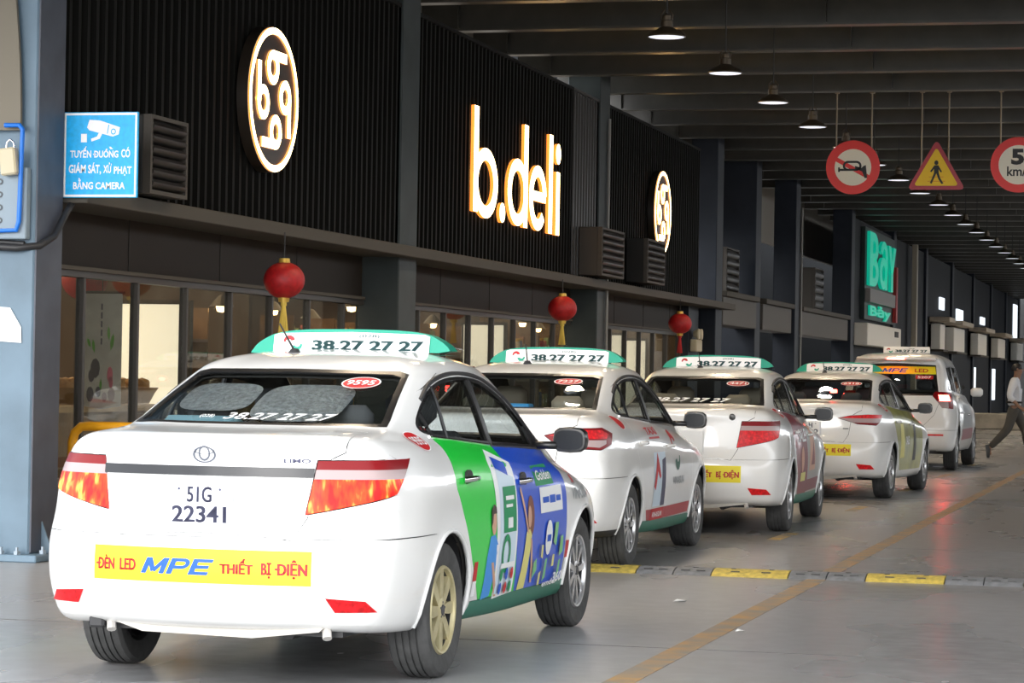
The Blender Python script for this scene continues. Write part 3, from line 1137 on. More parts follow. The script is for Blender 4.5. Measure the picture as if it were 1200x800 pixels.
def oval_sticker(car, side, cu, cv, ru, rv, txt=None, inv=False):
    L = [(INKRED, disc(cu, cv, ru, rv))]
    L.append((WHITEP, ring2(cu, cv, ru, ru * .92, asp=rv / ru)))
    if txt:
        L.append((WHITEP, fit(text2d(txt, .02), cu - ru * .72, cu + ru * .72, cv - rv * .42, cv + rv * .42)))
    return car.decal('round_sticker', L, side, step=.03)

def emblem(car, x, z):
    L = join2(ring2(x, z, .052, .043, asp=.68), ring2(x, z + .006, .026, .019, asp=1.25), ring2(x, z + .016, .046, .039, asp=.32))
    return car.decal('emblem', [(mat('emblem_chrome', (.10, .11, .14), .3), L)], 'rear', car.trunk, step=.02, lift=.004)

def lower_details(car, refl=LENSBR):
    for s in (1, -1):
        P = [(s * .545, .412), (s * .70, .400), (s * .735, .352), (s * .58, .352)]
        car.decal('reflector', [(refl, poly2(*P))], 'rear', lift=.006)
    h = MB().mat(mat('valance', (.55, .52, .47), .6))
    h.prism([(-.42, .272), (-.30, .235), (.20, .225), (.50, .262), (.52, .28), (-.5, .285)], (0, -.80, 0), X3, Z3, (0, .03, 0))
    h.build('valance', car.root)
    for xx in (-.46, .52):
        t = MB().mat(mat('tow_eye', (.5, .48, .45), .5))
        t.tube([(xx, -.76, .285), (xx + .015, -.79, .235)], .02, 8)
        t.build('tow_eye', car.root)

# ================================================================== THE PLACE
# ---- floor
def floor_mat():
    m = bpy.data.materials.new('polished_concrete')
    m.use_nodes = True
    nt = m.node_tree
    b = nt.nodes['Principled BSDF']
    tc = nt.nodes.new('ShaderNodeTexCoord')
    def noise(sc, det, stretch=None):
        n = nt.nodes.new('ShaderNodeTexNoise')
        n.inputs['Scale'].default_value = sc
        n.inputs['Detail'].default_value = det
        if stretch:
            mp = nt.nodes.new('ShaderNodeMapping')
            mp.inputs['Scale'].default_value = stretch
            nt.links.new(tc.outputs['Object'], mp.inputs[0])
            nt.links.new(mp.outputs[0], n.inputs['Vector'])
        else:
            nt.links.new(tc.outputs['Object'], n.inputs['Vector'])
        return n
    def ramp(src, p0, c0, p1, c1):
        r = nt.nodes.new('ShaderNodeValToRGB')
        r.color_ramp.elements[0].position = p0; r.color_ramp.elements[0].color = (*c0, 1)
        r.color_ramp.elements[1].position = p1; r.color_ramp.elements[1].color = (*c1, 1)
        nt.links.new(src.outputs['Fac'], r.inputs[0])
        return r
    n1 = noise(.55, 4, (1, .45, 1))
    r1 = ramp(n1, .32, (.265, .27, .28), .70, (.37, .372, .378))
    n2 = noise(7, 8)
    r2 = ramp(n2, .35, (.86, .86, .86), .66, (1.05, 1.05, 1.05))
    mx = nt.nodes.new('ShaderNodeMix'); mx.data_type = 'RGBA'; mx.blend_type = 'MULTIPLY'
    mx.inputs[0].default_value = 1
    nt.links.new(r1.outputs[0], mx.inputs[6]); nt.links.new(r2.outputs[0], mx.inputs[7])
    # brown wear stains with a shape of their own
    n3 = noise(.22, 5, (1.6, .5, 1))
    r3 = ramp(n3, .40, (0, 0, 0), .78, (.55, .55, .55))
    mx2 = nt.nodes.new('ShaderNodeMix'); mx2.data_type = 'RGBA'
    nt.links.new(r3.outputs[0], mx2.inputs[0])
    nt.links.new(mx.outputs[2], mx2.inputs[6])
    mx2.inputs[7].default_value = (.31, .255, .21, 1)
    nt.links.new(mx2.outputs[2], b.inputs['Base Color'])
    rr = nt.nodes.new('ShaderNodeMapRange')
    rr.inputs[3].default_value = .16; rr.inputs[4].default_value = .40
    nt.links.new(n1.outputs['Fac'], rr.inputs[0])
    nt.links.new(rr.outputs[0], b.inputs['Roughness'])
    bn = nt.nodes.new('ShaderNodeBump'); bn.inputs['Strength'].default_value = .05; bn.inputs['Distance'].default_value = .01
    n4 = noise(28, 4)
    nt.links.new(n4.outputs['Fac'], bn.inputs['Height'])
    nt.links.new(bn.outputs[0], b.inputs['Normal'])
    return m
FLOORM = floor_mat()
fl = struct(bx('floor', (-40, -25, -.2), (40, 150, 0), FLOORM), 'grey polished concrete driveway floor with worn lines')

def worn(name, col, amount=.5):
    m = mat(name, col, .5)
    nt = m.node_tree
    b = nt.nodes['Principled BSDF']
    tc = nt.nodes.new('ShaderNodeTexCoord')
    n = nt.nodes.new('ShaderNodeTexNoise'); n.inputs['Scale'].default_value = 5; n.inputs['Detail'].default_value = 8
    nt.links.new(tc.outputs['Object'], n.inputs['Vector'])
    r = nt.nodes.new('ShaderNodeValToRGB')
    r.color_ramp.elements[0].position = .38; r.color_ramp.elements[0].color = (.24, .22, .20, 1)
    r.color_ramp.elements[1].position = .38 + .4 * amount; r.color_ramp.elements[1].color = (*col, 1)
    nt.links.new(n.outputs['Fac'], r.inputs[0])
    nt.links.new(r.outputs[0], b.inputs['Base Color'])
    return m
LINEM = worn('worn_yellow_paint', (.46, .27, .10), .7)
tl_ = MB().mat(LINEM)
tl_.prism([(-2.50, 6), (-2.36, 6), (-2.30, 62), (-2.40, 62)], (0, 0, .0005), X3, Y3, (0, 0, .0025))
tl_.build('lane_line', fl)
for k in range(1, 6):
    y0 = 16.7 + 5.2 * k
    MB().mat(worn('worn_yellow_dash', (.52, .33, .08), .5)).prism([(-3.41, y0), (-3.30, y0), (-3.28, y0 + 1.0), (-3.39, y0 + 1.0)], (0, 0, .0005), X3, Y3, (0, 0, .0025)).build('lane_dash', fl)
# expansion joints cut in the concrete
JOINT = mat('joint_dark', (.09, .085, .08), .7)
for yy in (12.9, 21.3, 30.5, 39.5, 49.2, 58.0, 67.5):
    MB().mat(JOINT).box((-7.5, yy, -.001), (9, yy + .012, .0012)).build('floor_joint', fl)
MB().mat(JOINT).box((-.35, -5, -.001), (-.337, 75, .0012)).build('floor_joint', fl)

# ---- speed bump: rubber modules, yellow and grey
BUMPY = mat('bump_yellow_rubber', (.50, .38, .08), .6, noise=(30, .35))
BUMPG = mat('bump_grey_rubber', (.16, .165, .175), .65, noise=(25, .3))
sb = thing('speed_bump', 'low speed bump of yellow and grey rubber modules crossing the lane', 'speed bump', (0, 17.72, 0), R(.55))
prof = [(0, 0), (.05, .022), (.14, .042), (.23, .042), (.32, .022), (.37, 0)]
def bump_module(x0, x1, m):
    b = MB().mat(m)
    g = .004
    b.prism([(p[0], p[1]) for p in prof], (x0 + g, 0, 0), Y3, Z3, (x1 - x0 - 2 * g, 0, 0))
    o = b.build('bump_module', sb)
    s = MB().mat(mat('bolt_dark', (.02, .02, .02), .5))
    for fx in ((.25, .75) if x1 - x0 > .4 else (.5,)):
        s.lathe([(0, .0455), (.018, .0455), (.02, .041)], (x0 + (x1 - x0) * fx, .18, 0), 'Z', 8)
    for fx in (.3, .7):
        s.box((x0 + (x1 - x0) * fx - .03, .07, .028), (x0 + (x1 - x0) * fx + .03, .09, .034))
    s.build('bump_studs', o)['kind'] = 'stuff'
x = -3.14 - 1.055 * 4
for k in range(9):
    bump_module(x, x + .53, BUMPY)
    bump_module(x + .53, x + .79, BUMPG)
    bump_module(x + .79, x + 1.055, BUMPG)
    x += 1.055

# ---- litter on the floor
for (px_, py_, s) in ((-2.95, 15.6, .04), (-2.3, 13.9, .025)):
    l = MB().mat(WHITEP)
    l.add([(px_ - s, py_ - s, .004), (px_ + s, py_ - s * .6, .012), (px_ + s * .8, py_ + s, .005), (px_ - s * .7, py_ + s * .8, .014)], [(0, 1, 2, 3)])
    l.add([(px_ - s, py_ - s, .003), (px_ + s, py_ - s * .6, .009), (px_ + s * .8, py_ + s, .003), (px_ - s * .7, py_ + s * .8, .010)], [(3, 2, 1, 0)])
    tag(l.build('paper_scrap'), 'tiny crumpled white paper scrap lying on the concrete floor', 'litter', 'paper scraps on the driveway')

# ---- ceiling: deck, purlin beams
STEEL = mat('blue_grey_steel', (.06, .07, .08), .5, noise=(3, .15))
BEAMM = mat('beam_grey_paint', (.07, .066, .056), .32, spec=.5, noise=(3, .15))
DECK = mat('roof_deck', (.03, .028, .024), .8)
ce = MB().mat(DECK)
Y0R, Y1R = 8.0, 130.0
XL, XR = -9.2, 7.0
ce.box((XL, Y0R, 6.0), (XR, Y1R, 6.12))
ceil_o = struct(ce.build('ceiling'), 'dark steel roof deck carried by cross beams')
_bm = MB().mat(BEAMM)
_bm.box((-8.75, -.10, 5.35), (XR, .10, 5.375))
_bm.box((-8.75, -.012, 5.375), (XR, .012, 5.72))
_bm.box((-8.75, -.10, 5.72), (XR, .10, 5.745))
for xx in (-8.3, -4.0, 0, 4.0):
    _bm.box((xx, -.09, 5.375), (xx + .015, .09, 5.72))
bm_me = _bm.mesh('ceiling_beam')
yb = 27.1 - 2.27 * 8
while yb < Y1R - 1:
    o = link('ceiling_beam', bm_me, ceil_o)
    o.location = (0, yb, 0)
    yb += 2.27
for xx in (-8.2, 6.4):
    MB().mat(BEAMM).box((xx - .12, Y0R, 5.745), (xx + .12, Y1R, 6.0)).build('edge_girder', ceil_o)

# ---- upper strip behind the cladding
BEIGE = mat('beige_panel', (.30, .27, .23), .7)
for i, (a, b) in enumerate(((8, 33.6), (36.8, 37.6), (38.6, 70))):
    struct(bx('trim_%d' % (i + 1), (-9.3, a, 4.4), (-9.2, b, 6.1), BEIGE), 'beige panel strip under the roof edge')

# ---- columns
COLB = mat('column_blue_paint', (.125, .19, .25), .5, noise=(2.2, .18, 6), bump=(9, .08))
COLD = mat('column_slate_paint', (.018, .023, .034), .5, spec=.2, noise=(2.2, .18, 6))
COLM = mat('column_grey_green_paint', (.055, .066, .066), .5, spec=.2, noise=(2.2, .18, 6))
cols_y = [17.22, 26.1, 35.36, 44.6, 49.4, 53.9, 63.1, 72.4, 81.6, 90.9, 100.1, 109.4, 118.6, 127.9]
for i, ye in enumerate(cols_y):
    d = .44 if i == 0 else .62
    w_ = .60 if i == 0 else .46
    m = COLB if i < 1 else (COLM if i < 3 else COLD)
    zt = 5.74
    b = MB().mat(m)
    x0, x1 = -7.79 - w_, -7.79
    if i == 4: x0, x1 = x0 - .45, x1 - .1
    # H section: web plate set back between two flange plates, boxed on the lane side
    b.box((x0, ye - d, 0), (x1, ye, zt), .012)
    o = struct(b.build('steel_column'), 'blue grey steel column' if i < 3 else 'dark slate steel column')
    bp = MB().mat(m)
    bp.box((x0 - .12, ye - d - .14, 0), (x1 + .12, ye + .12, .05), .008)
    bo = bp.build('base_plate', o)
    if i < 4:
        for (px_, py_) in ((x1 - .05, ye - d - .08), (x1 - .17, ye - d - .08), (x1 - .42, ye - d - .08), (x1 + .07, ye - d + .08), (x1 + .07, ye - .05)):
            n = MB().mat(mat('bolt_steel', (.28, .33, .38), .4, metal=.6))
            n.lathe([(0, .10), (.012, .10), (.012, .075), (.026, .075), (.026, .05)], (px_, py_, 0), 'Z', 6)
            n.build('anchor_bolt', bo)
        g = MB().mat(m)
        g.prism([(0, .05), (-.12, .05), (0, .42)], (x1 - .3, ye - d, 0), Y3, Z3, (.015, 0, 0))
        g.prism([(0, .05), (.10, .05), (0, .30)], (x1, ye - d + .18, 0), X3, Z3, (0, .015, 0))
        g.build('stiffener', o)
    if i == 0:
        bx('shaded_side_plate', (x1, ye - d + .01, .06), (x1 + .012, ye - .005, 5.6), mat('shaded_side_slate', (.06, .068, .09), .5, noise=(4, .2)), o)  # dark plate puts the shade of the lane-side face into the colour
    cp = MB().mat(m)
    cp.box((x0 - .06, ye - d - .06, 5.6), (x1 + .06, ye + .06, 5.74))
    cp.build('cap_plate', o)

# ---- cladding above the ledge
CLAD = mat('dark_ribbed_cladding', (.006, .0055, .004), .6, spec=.12)
CLADB = mat('bronze_ribbed_cladding', (.035, .028, .022), .4)
def cladding(n, y0, y1, z0, z1, m):
    b = MB().mat(m)
    xw = -7.86
    pts = []
    y = y0
    while y < y1 - .001:
        e = min(y + .16, y1)
        pts += [(xw, y), (xw, min(y + .09, e)), (xw + .05, min(y + .10, e)), (xw + .05, min(y + .15, e)), (xw, e)]
        y += .16
    P = [(p[0], p[1], z0) for p in pts] + [(p[0], p[1], z1) for p in pts]
    k = len(pts)
    b.add(P, [(i, i + 1, k + i + 1, k + i) for i in range(k - 1)])
    b.box((xw - .14, y0, z0), (xw - .005, y1, z1))
    o = struct(b.build('wall_%d' % n), 'dark vertically ribbed metal cladding above the shopfront')
    t = MB().mat(m)
    t.box((xw - .02, y0, z1), (xw + .06, y1, z1 + .04))
    t.build('top_flashing', o)
    return o
cladding(1, 17.24, 25.46, 2.64, 5.08, CLAD)
cladding(2, 26.12, 33.2, 2.64, 5.08, CLAD)
cladding(3, 33.2, 34.72, 2.64, 5.08, CLADB)
cladding(4, 35.38, 42.4, 2.64, 5.08, CLAD)
LEDGE = mat('ledge_grey_brown', (.085, .075, .062), .6, spec=.2)
lo_ = MB().mat(LEDGE)
lo_.box((-8.2, 17.28, 2.53), (-7.62, 45.0, 2.64), .006)
struct(lo_.build('trim_11'), 'long narrow grey ledge running along the shopfront')
BAND = mat('brown_fascia_band', (.03, .022, .016), .6, spec=.2)
for i, (a, b) in enumerate(((17.3, 25.4), (26.15, 34.7), (35.4, 43.9))):
    o = struct(bx('wall_%d' % (5 + i), (-8.30, a, 2.09), (-8.16, b, 2.53), BAND), 'brown wall band between the glazing and the ledge')
    bx('cover_strip', (-8.165, a, 2.09), (-8.12, b, 2.12), LEDGE, o)
    for k in range(1, 4):
        yy = a + (b - a) * k / 4
        bx('panel_joint', (-8.162, yy, 2.12), (-8.155, yy + .015, 2.53), mat('joint_brown', (.02, .016, .012), .7), o)

# ---- shopfront glazing
FRAME = mat('dark_window_frame', (.05, .045, .04), .45)
SHOPGL = glass('shop_glass', (.86, .88, .86))
for bi, (a, b, n) in enumerate(((17.45, 25.45, 7.5), (26.15, 34.72, 8), (35.4, 43.9, 8))):
    root = thing('window_%d' % (bi + 1), 'tall shopfront glazing with dark frames', 'window')
    del root['category']
    root['kind'] = 'structure'
    bx('window_frame', (-8.25, a, 0), (-8.15, b, .12), FRAME, root)
    bx('window_frame', (-8.25, a, 2.04), (-8.15, b, 2.10), FRAME, root)
    y = {0: 17.45, 1: 26.45, 2: 36.35}[bi]
    step = 1.06
    ys = []
    while y < b - .1:
        ys.append(y); y += step
    for y in ys:
        bx('mullion', (-8.235, y - .022, .12), (-8.165, y + .022, 2.04), FRAME, root, .005)
    for p, q in zip(ys, ys[1:] + [b]):
        bx('pane', (-8.203, p + .022, .12), (-8.197, q - .022, 2.04), SHOPGL, root)

# ---- shop interior shell
SHOPW = mat('shop_warm_wall', (.26, .17, .10), .7, noise=(2, .2))
SHOPC = mat('shop_ceiling', (.30, .25, .20), .8)
SHOPF = mat('shop_floor', (.22, .16, .11), .4)
struct(bx('floor_shop', (-13.6, 17.3, 0), (-8.26, 44, .03), SHOPF), 'brown shop floor behind the glazing')
struct(bx('ceiling_shop', (-13.6, 17.3, 2.53), (-8.30, 44, 2.65), SHOPC), 'shop ceiling behind the glazing')
struct(bx('wall_shop', (-13.7, 17.3, 0), (-13.6, 44, 2.65), SHOPW), 'warm plastered back wall of the shop')
struct(bx('wall_shop_near', (-13.6, 17.2, 0), (-8.26, 17.3, 2.65), SHOPW), 'side wall of the shop')
struct(bx('wall_shop_far', (-13.6, 44, 0), (-8.26, 44.1, 2.65), SHOPW), 'end wall of the shop')
for y in (26.0, 35.2):
    struct(bx('wall_partition', (-13.6, y, 0), (-9.6, y + .1, 2.53), mat('shop_dark_partition', (.12, .08, .055), .6)), 'dark partition wall inside the shop')
# far enclosure on the left beyond the shopfront
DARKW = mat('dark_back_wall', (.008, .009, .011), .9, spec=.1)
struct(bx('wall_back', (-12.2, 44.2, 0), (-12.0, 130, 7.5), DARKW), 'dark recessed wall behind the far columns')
struct(bx('wall_end', (-12.0, 131, 0), (8, 131.2, 6.0), mat('end_wall', (.16, .16, .16), .8)), 'grey wall closing the far end')
struct(bx('wall_left', (-40, 16.0, 0), (-9.4, 16.2, 5.3), COLB), 'blue painted wall beside the first column')
struct(bx('wall_right', (9.0, 2, 0), (9.3, 130, 4.4), mat('blocker_wall_render', (.36, .30, .22), .8, noise=(.8, .3))), 'unseen wall added on the right to block sky light and reflections')  # unseen wall added to cut sky light and its reflection in the glazing

# ================================================================== THINGS ON THE FACADE
GLOW = mat('sign_warm_white', (1, .85, .5), .5, emit=(1, .72, .36), es=6.5)
GLOWSIDE = mat('sign_return_glow', (.6, .25, .05), .5, emit=(1, .26, .03), es=1.6)
GLOWEDGE = mat('sign_return_bronze', (.25, .12, .03), .5)
# round lit logo sign: dark disc, glowing ring, four interlocked letters
def bmono(cx, cy, s):
    """four bowls with stems turning around the centre, as a list of four pieces"""
    out = []
    for k in range(4):
        a = -k * PI / 2
        ca, sa = math.cos(a), math.sin(a)
        vf = join2(ring2(-.07, .43, .235, .115, 24), rect(-.07, .47, .53, .665), rect(-.305, -.19, .43, .50))
        out.append(([(cx + (x * ca - y * sa) * s, cy + (x * sa + y * ca) * s) for x, y in vf[0]], vf[1]))
    return out
def logo_sign(y, z, r, label):
    root = thing('round_logo_sign', label, 'sign', (-7.80, y, z), 0, None)
    b = MB().mat(mat('sign_disc_dark', (.03, .022, .016), .4))
    U, V = Vector((0, 1, 0)), Vector((0, 0, 1))
    b.prism([(r * math.cos(2 * PI * k / 48), r * math.sin(2 * PI * k / 48)) for k in range(48)], (0, 0, 0), U, V, (.10, 0, 0))
    b.build('backing_disc', root, smooth=40)
    g = MB().mat(GLOW)
    flat(g, ring2(0, 0, r * .99, r * .90, 56), (.102, 0, 0), U, V, .014, GLOWSIDE)
    g.build('lit_ring', root)
    for vf in bmono(0, 0, r * 1.02):
        q = MB().mat(GLOW)
        flat(q, vf, (.102, 0, 0), U, V, .014, GLOWSIDE)
        q.build('lit_letter', root)
    return root
logo_sign(21.36, 3.70, .63, 'round lit monogram sign on the cladding beside the camera notice board')
logo_sign(38.72, 3.83, .63, 'round lit monogram sign on the cladding past the long lit lettering')
# b.deli lettering
bd = thing('lit_lettering_sign', 'large warm lit letters reading b.deli on the dark cladding', 'sign', (-7.80, 28.2, 3.13))
def ering(cx, cy, ax, bx_, ay, by, n=40, a0=0, a1=2 * PI):
    full = abs(a1 - a0 - 2 * PI) < 1e-6
    cnt = n if full else n + 1
    v = []
    for k in range(cnt):
        t = a0 + (a1 - a0) * k / n
        v += [(cx + ax * math.cos(t), cy + ay * math.sin(t)), (cx + bx_ * math.cos(t), cy + by * math.sin(t))]
    return v, [(2 * k, 2 * ((k + 1) % cnt), 2 * ((k + 1) % cnt) + 1, 2 * k + 1) for k in range(n)]
def bdeli():
    w_, xh, top = .19, .40, 1.24
    L = {}
    L['letter_b'] = join2(rect(0, w_, .05, top), ering(.53, xh, .53, .34, xh, .26))
    L['full_stop'] = disc(1.29, .11, .125, .115)
    L['letter_d'] = join2(ering(2.0, xh, .48, .30, xh, .26), rect(2.48 - w_, 2.48, 0, top))
    L['letter_e'] = join2(ering(3.0, xh, .44, .26, xh, .26, 36, .12, 2 * PI - .70), rect(2.72, 3.40, .36, .48))
    L['letter_l'] = rect(3.56, 3.56 + w_, 0, top)
    L['letter_i'] = rect(3.95, 3.95 + w_, 0, .80)
    L['letter_i_dot'] = disc(3.95 + w_ / 2, 1.03, .13, .13)
    return L
for nm, vf in bdeli().items():
    q = MB().mat(GLOW)
    flat(q, vf, (-.006, 0, 0), Y3, Z3, .04, GLOWSIDE)
    q.build(nm, bd)

# camera notice board
cb = thing('notice_board', 'square blue notice board with white camera drawing and three lines of text', 'sign', (-7.79, 17.235, 2.565))
cb.scale = (.90, 1, 1)
BLUEB = mat('notice_blue', (.0, .42, .88), .45, noise=(30, .12))
b = MB().mat(BLUEB); b.box((0, 0, 0), (.63, .025, .61), .004); b.build('board', cb)
b = MB().mat(WHITEP)
O = (0, -.002, 0)
for q in (rect(.006, .624, .006, .022), rect(.006, .624, .588, .604), rect(.006, .022, .022, .588), rect(.608, .624, .022, .588)): flat(b, q, O, X3, Z3)
b.build('border', cb)
b = MB().mat(WHITEP)
O = (0, -.003, 0)
LINES = (join2(fit(text2d('TUYẾN', .026), .06, .24, .285, .365), fit(text2d('DUONG', .026), .265, .47, .285, .335), rect(.255, .285, .305, .313), fit(text2d('CÓ', .026), .495, .57, .285, .36),
               poly2((.40, .345), (.425, .345), (.405, .362), (.392, .362)), poly2((.355, .33), (.37, .33), (.378, .345), (.368, .35))),
         join2(fit(text2d('GIÁM', .026), .05, .195, .175, .25), fit(text2d('SÁT,', .026), .215, .325, .163, .25), fit(text2d('XỬ', .026), .345, .415, .175, .25), fit(text2d('PHẠT', .026), .435, .585, .155, .225)),
         join2(fit(text2d('BẰNG', .026), .09, .26, .06, .14), fit(text2d('CAMERA', .026), .28, .53, .06, .11)))
for ln in LINES:
    b = MB().mat(WHITEP); flat(b, ln, O, X3, Z3); b.build('text_line', cb)
b = MB().mat(WHITEP)
flat(b, join2(poly2((.20, .50), (.22, .555), (.31, .55), (.48, .50), (.47, .45), (.42, .435), (.22, .48)), poly2((.30, .46), (.33, .455), (.31, .42), (.24, .40), (.235, .42), (.285, .435)), rect(.15, .20, .395, .455)), O, X3, Z3)
b.mat(BLUEB)
flat(b, ring2(.425, .47, .022, .014, 16), (0, -.0045, 0), X3, Z3)
flat(b, poly2((.37, .455), (.378, .455), (.39, .52), (.382, .52)), (0, -.0045, 0), X3, Z3)
b.build('camera_drawing', cb)
b = MB().mat(STEEL); b.box((.0, .025, .25), (.16, .05, .30)); b.build('bracket', cb)

# louvred wall units
UNITM = mat('unit_dark_metal', (.014, .013, .012), .6)
UNITG = mat('unit_grey_metal', (.06, .05, .04), .6)
def louvre_unit(y0, y1, z0, z1, label, m=UNITM, x0=-7.80, x1=-7.48, ns=6):
    u = thing('louvre_unit', label, 'ventilation unit', (x0, y0, z0))
    d, L, h = x1 - x0, y1 - y0, z1 - z0
    b = MB().mat(m)
    b.box((0, 0, 0), (d - .06, L, h), .01)
    b.build('casing', u)
    f = MB().mat(UNITG)
    for q in (((d - .06, 0, 0), (d, .04, h)), ((d - .06, L - .04, 0), (d, L, h)), ((d - .06, .04, 0), (d, L - .04, .03)), ((d - .06, .04, h - .03), (d, L - .04, h))): f.box(*q)
    f.build('face_frame', u)
    hs = (h - .08) / ns
    for k in range(ns):
        s = MB().mat(mat('louvre_dark', (.018, .016, .015), .4))
        pr = [(.0, 0), (.03, .005), (.055, hs * .3), (.06, hs * .55), (.04, hs * .85), (0, hs * .9)]
        s.prism(pr, (d - .05, .04, .04 + k * hs), X3, Z3, (0, L - .08, 0))
        s.build('louvre_slat', u, smooth=50)
    return u
louvre_unit(18.1, 18.85, 2.66, 3.25, 'dark louvred vent unit on the ledge beside the blue notice board')
louvre_unit(33.6, 35.0, 2.68, 3.32, 'brown louvred vent unit on the ledge past the lit letters', UNITG)
louvre_unit(36.6, 37.9, 2.70, 3.33, 'dark louvred vent unit below the far monogram sign')
louvre_unit(46.2, 47.6, 2.88, 3.70, 'dim louvred vent unit above the fascia just past the ledge end', UNITG, -8.4, -8.0, 5)
louvre_unit(57.0, 58.4, 2.88, 3.80, 'pale slatted vent unit between two far slate columns', UNITG, -8.3, -7.9, 5)

# red lanterns
LANT = mat('lantern_red_silk', (.42, .008, .012), .5, noise=(25, .2))
GOLD = mat('lantern_gold', (.75, .50, .10), .35, metal=.5)
TASSY = mat('tassel_yellow', (.75, .55, .10), .7)
def lantern(y, z, r, label, tass, x=-7.5, ztop=2.53):
    u = thing('paper_lantern', label, 'lantern', (x, y, z))
    V, F = [], []
    n, m = 32, 14
    for i in range(m + 1):
        t = -PI / 2 * .86 + PI * .86 * i / m
        for k in range(n):
            a = 2 * PI * k / n
            rr = r * math.cos(t) * (1 + .025 * (k % 2))
            V.append((rr * math.cos(a), rr * math.sin(a), r * .90 * math.sin(t)))
    for i in range(m):
        for k in range(n):
            F.append((i * n + k, i * n + (k + 1) % n, (i + 1) * n + (k + 1) % n, (i + 1) * n + k))
    b = MB().mat(LANT); b.add(V, F); b.build('silk_globe', u, smooth=30)
    for s in (1, -1):
        b = MB().mat(GOLD); zc = s * r * .87
        b.lathe([(0, zc + s * .035), (.045, zc + s * .035), (.05, zc), (.055, zc - s * .02)], (0, 0, 0), 'Z', 16); b.build('gold_collar', u, smooth=40)
    b = MB().mat(DARKPL); b.tube([(0, 0, r * .9), (0, 0, ztop - z + .01)], .005, 6); b.build('hanging_cord', u)
    b = MB().mat(tass)
    b.tube([(0, 0, -r * .9), (0, 0, -r * 1.25)], .028, 8)
    tw = b.build('tassel_knot', u)
    b = MB().mat(tass)
    for k in range(14):
        a = 2 * PI * k / 14
        b.tube([(.012 * math.cos(a), .012 * math.sin(a), -r * 1.2), (.04 * math.cos(a), .04 * math.sin(a), -r * 1.2 - .24)], .006, 5)
    b.build('tassel_threads', tw)
    return u
lantern(21.17, 2.13, .175, 'red silk lantern hanging in front of the window past the flower banner', TASSY)
lantern(31.48, 2.18, .175, 'plain red lantern hanging under the lit letters', TASSY)
lantern(39.25, 2.17, .175, 'red lantern with red tassel hanging beside the emergency light', mat('tassel_red', (.5, .02, .02), .7))
# lanterns inside the shop
for (y, xx) in ((21.3, -9.4), (28.8, -9.0)):
    lantern(y, 2.12, .2, 'red lantern hanging inside the shop behind the glass', TASSY, xx)['group'] = 'lanterns inside the shop'

# emergency twin-head light
em = thing('emergency_light', 'cream twin headed emergency light box on the column past the red tassel lantern', 'light', (-7.97, 42.6, 1.78))
b = MB().mat(mat('cream_plastic', (.55, .48, .33), .5)); b.box((0, 0, 0), (.12, .5, .2), .015); b.build('case', em)
for yy in (.12, .38):
    b = MB().mat(mat('cream_plastic', (.55, .48, .33), .5)); b.lathe([(0, .10), (.085, .10), (.095, .08), (.05, 0), (0, 0)], (.04, yy, .29), 'X', 18); b.build('lamp_head', em, smooth=40)
bx('wall_plate', (-8.1, 42.5, 0), (-7.98, 43.4, 2.53), COLD)['kind'] = 'structure'

# ---- first column fittings
jb = thing('junction_box', 'grey switch box on the first blue column with a row of knockouts', 'box', (-8.10, 16.70, 2.24))
b = MB().mat(mat('box_grey_blue', (.22, .28, .33), .5)); b.box((-.1, 0, 0), (.28, .075, .50), .008); b.build('case', jb)
for k in range(4):
    b = MB().mat(mat('knockout_dark', (.06, .07, .08), .5)); b.lathe([(.022, 0), (.022, -.006), (.012, -.006), (.012, 0)], (.08, 0, .40 - k * .09), 'Y', 14); b.build('knockout', jb)
pb = MB().mat(mat('blue_conduit', (.005, .15, .62), .4))
pb.tube([(-7.98, 16.672, 3.03), (-7.87, 16.672, 3.03), (-7.845, 16.672, 3.0), (-7.86, 16.672, 2.36), (-7.88, 16.672, 2.30), (-8.2, 16.672, 2.29)], .017, 10)
tag(pb.build('blue_pipe', smooth=50), 'thin bright blue conduit pipe bent around the switch box', 'pipe')
pk = thing('padlock_box', 'small cream padlock shaped meter hanging on the first column', 'box', (-7.93, 16.66, 2.68))
b = MB().mat(mat('cream_plastic', (.55, .48, .33), .5)); b.box((-.06, -.05, 0), (.06, .03, .19), .012, Matrix.Rotation(-.12, 3, 'Y')); b.build('case', pk)
b = MB().mat(CHROME); b.tube([(-.03, 0, .19), (-.025, 0, .23), (0, 0, .25), (.025, 0, .23), (.03, 0, .19)], .008, 8); b.build('shackle', pk, smooth=60)
sh_ = MB().mat(mat('tan_sheet', (.17, .145, .105), .6))
pts = [(-8.06 + .16 * math.sin(t * 1.5), 16.66, 4.6 - 1.72 * t) for t in [k / 10 for k in range(11)]]
sh_.prism([(-.6, 1.9)] + [(-.18 + .16 * math.sin(k / 10 * PI * .5), 1.9 - 1.7 * k / 10) for k in range(11)] + [(-.6, .2)], (-7.86, 16.71, 2.80), X3, Z3, (0, .03, 0))
tag(sh_.build('curved_panel'), 'tan curved metal panel at the top of the first blue column', 'panel')
pp = MB().mat(WHITEP)
pp.prism([(0, 0), (.19, -.01), (.185, .10), (.10, .235), (.0, .24), (-.15, .22), (-.15, 0)], (-8.06, 16.772, 1.53), X3, Z3, (0, -.003, 0))
tag(pp.build('torn_poster'), 'torn white paper stuck on the first blue column', 'paper')
cb_ = MB().mat(mat('black_cable', (.02, .02, .022), .5))
cb_.tube([(-8.4, 16.74, 2.20), (-8.1, 16.72, 2.19), (-7.9, 16.72, 2.18), (-7.76, 16.80, 2.20), (-7.74, 17.0, 2.28), (-7.74, 17.2, 2.46), (-7.76, 17.35, 2.55)], .026, 8)
cb_.tube([(-8.4, 16.75, 2.235), (-8.1, 16.74, 2.225), (-7.85, 16.745, 2.21)], .018, 8)
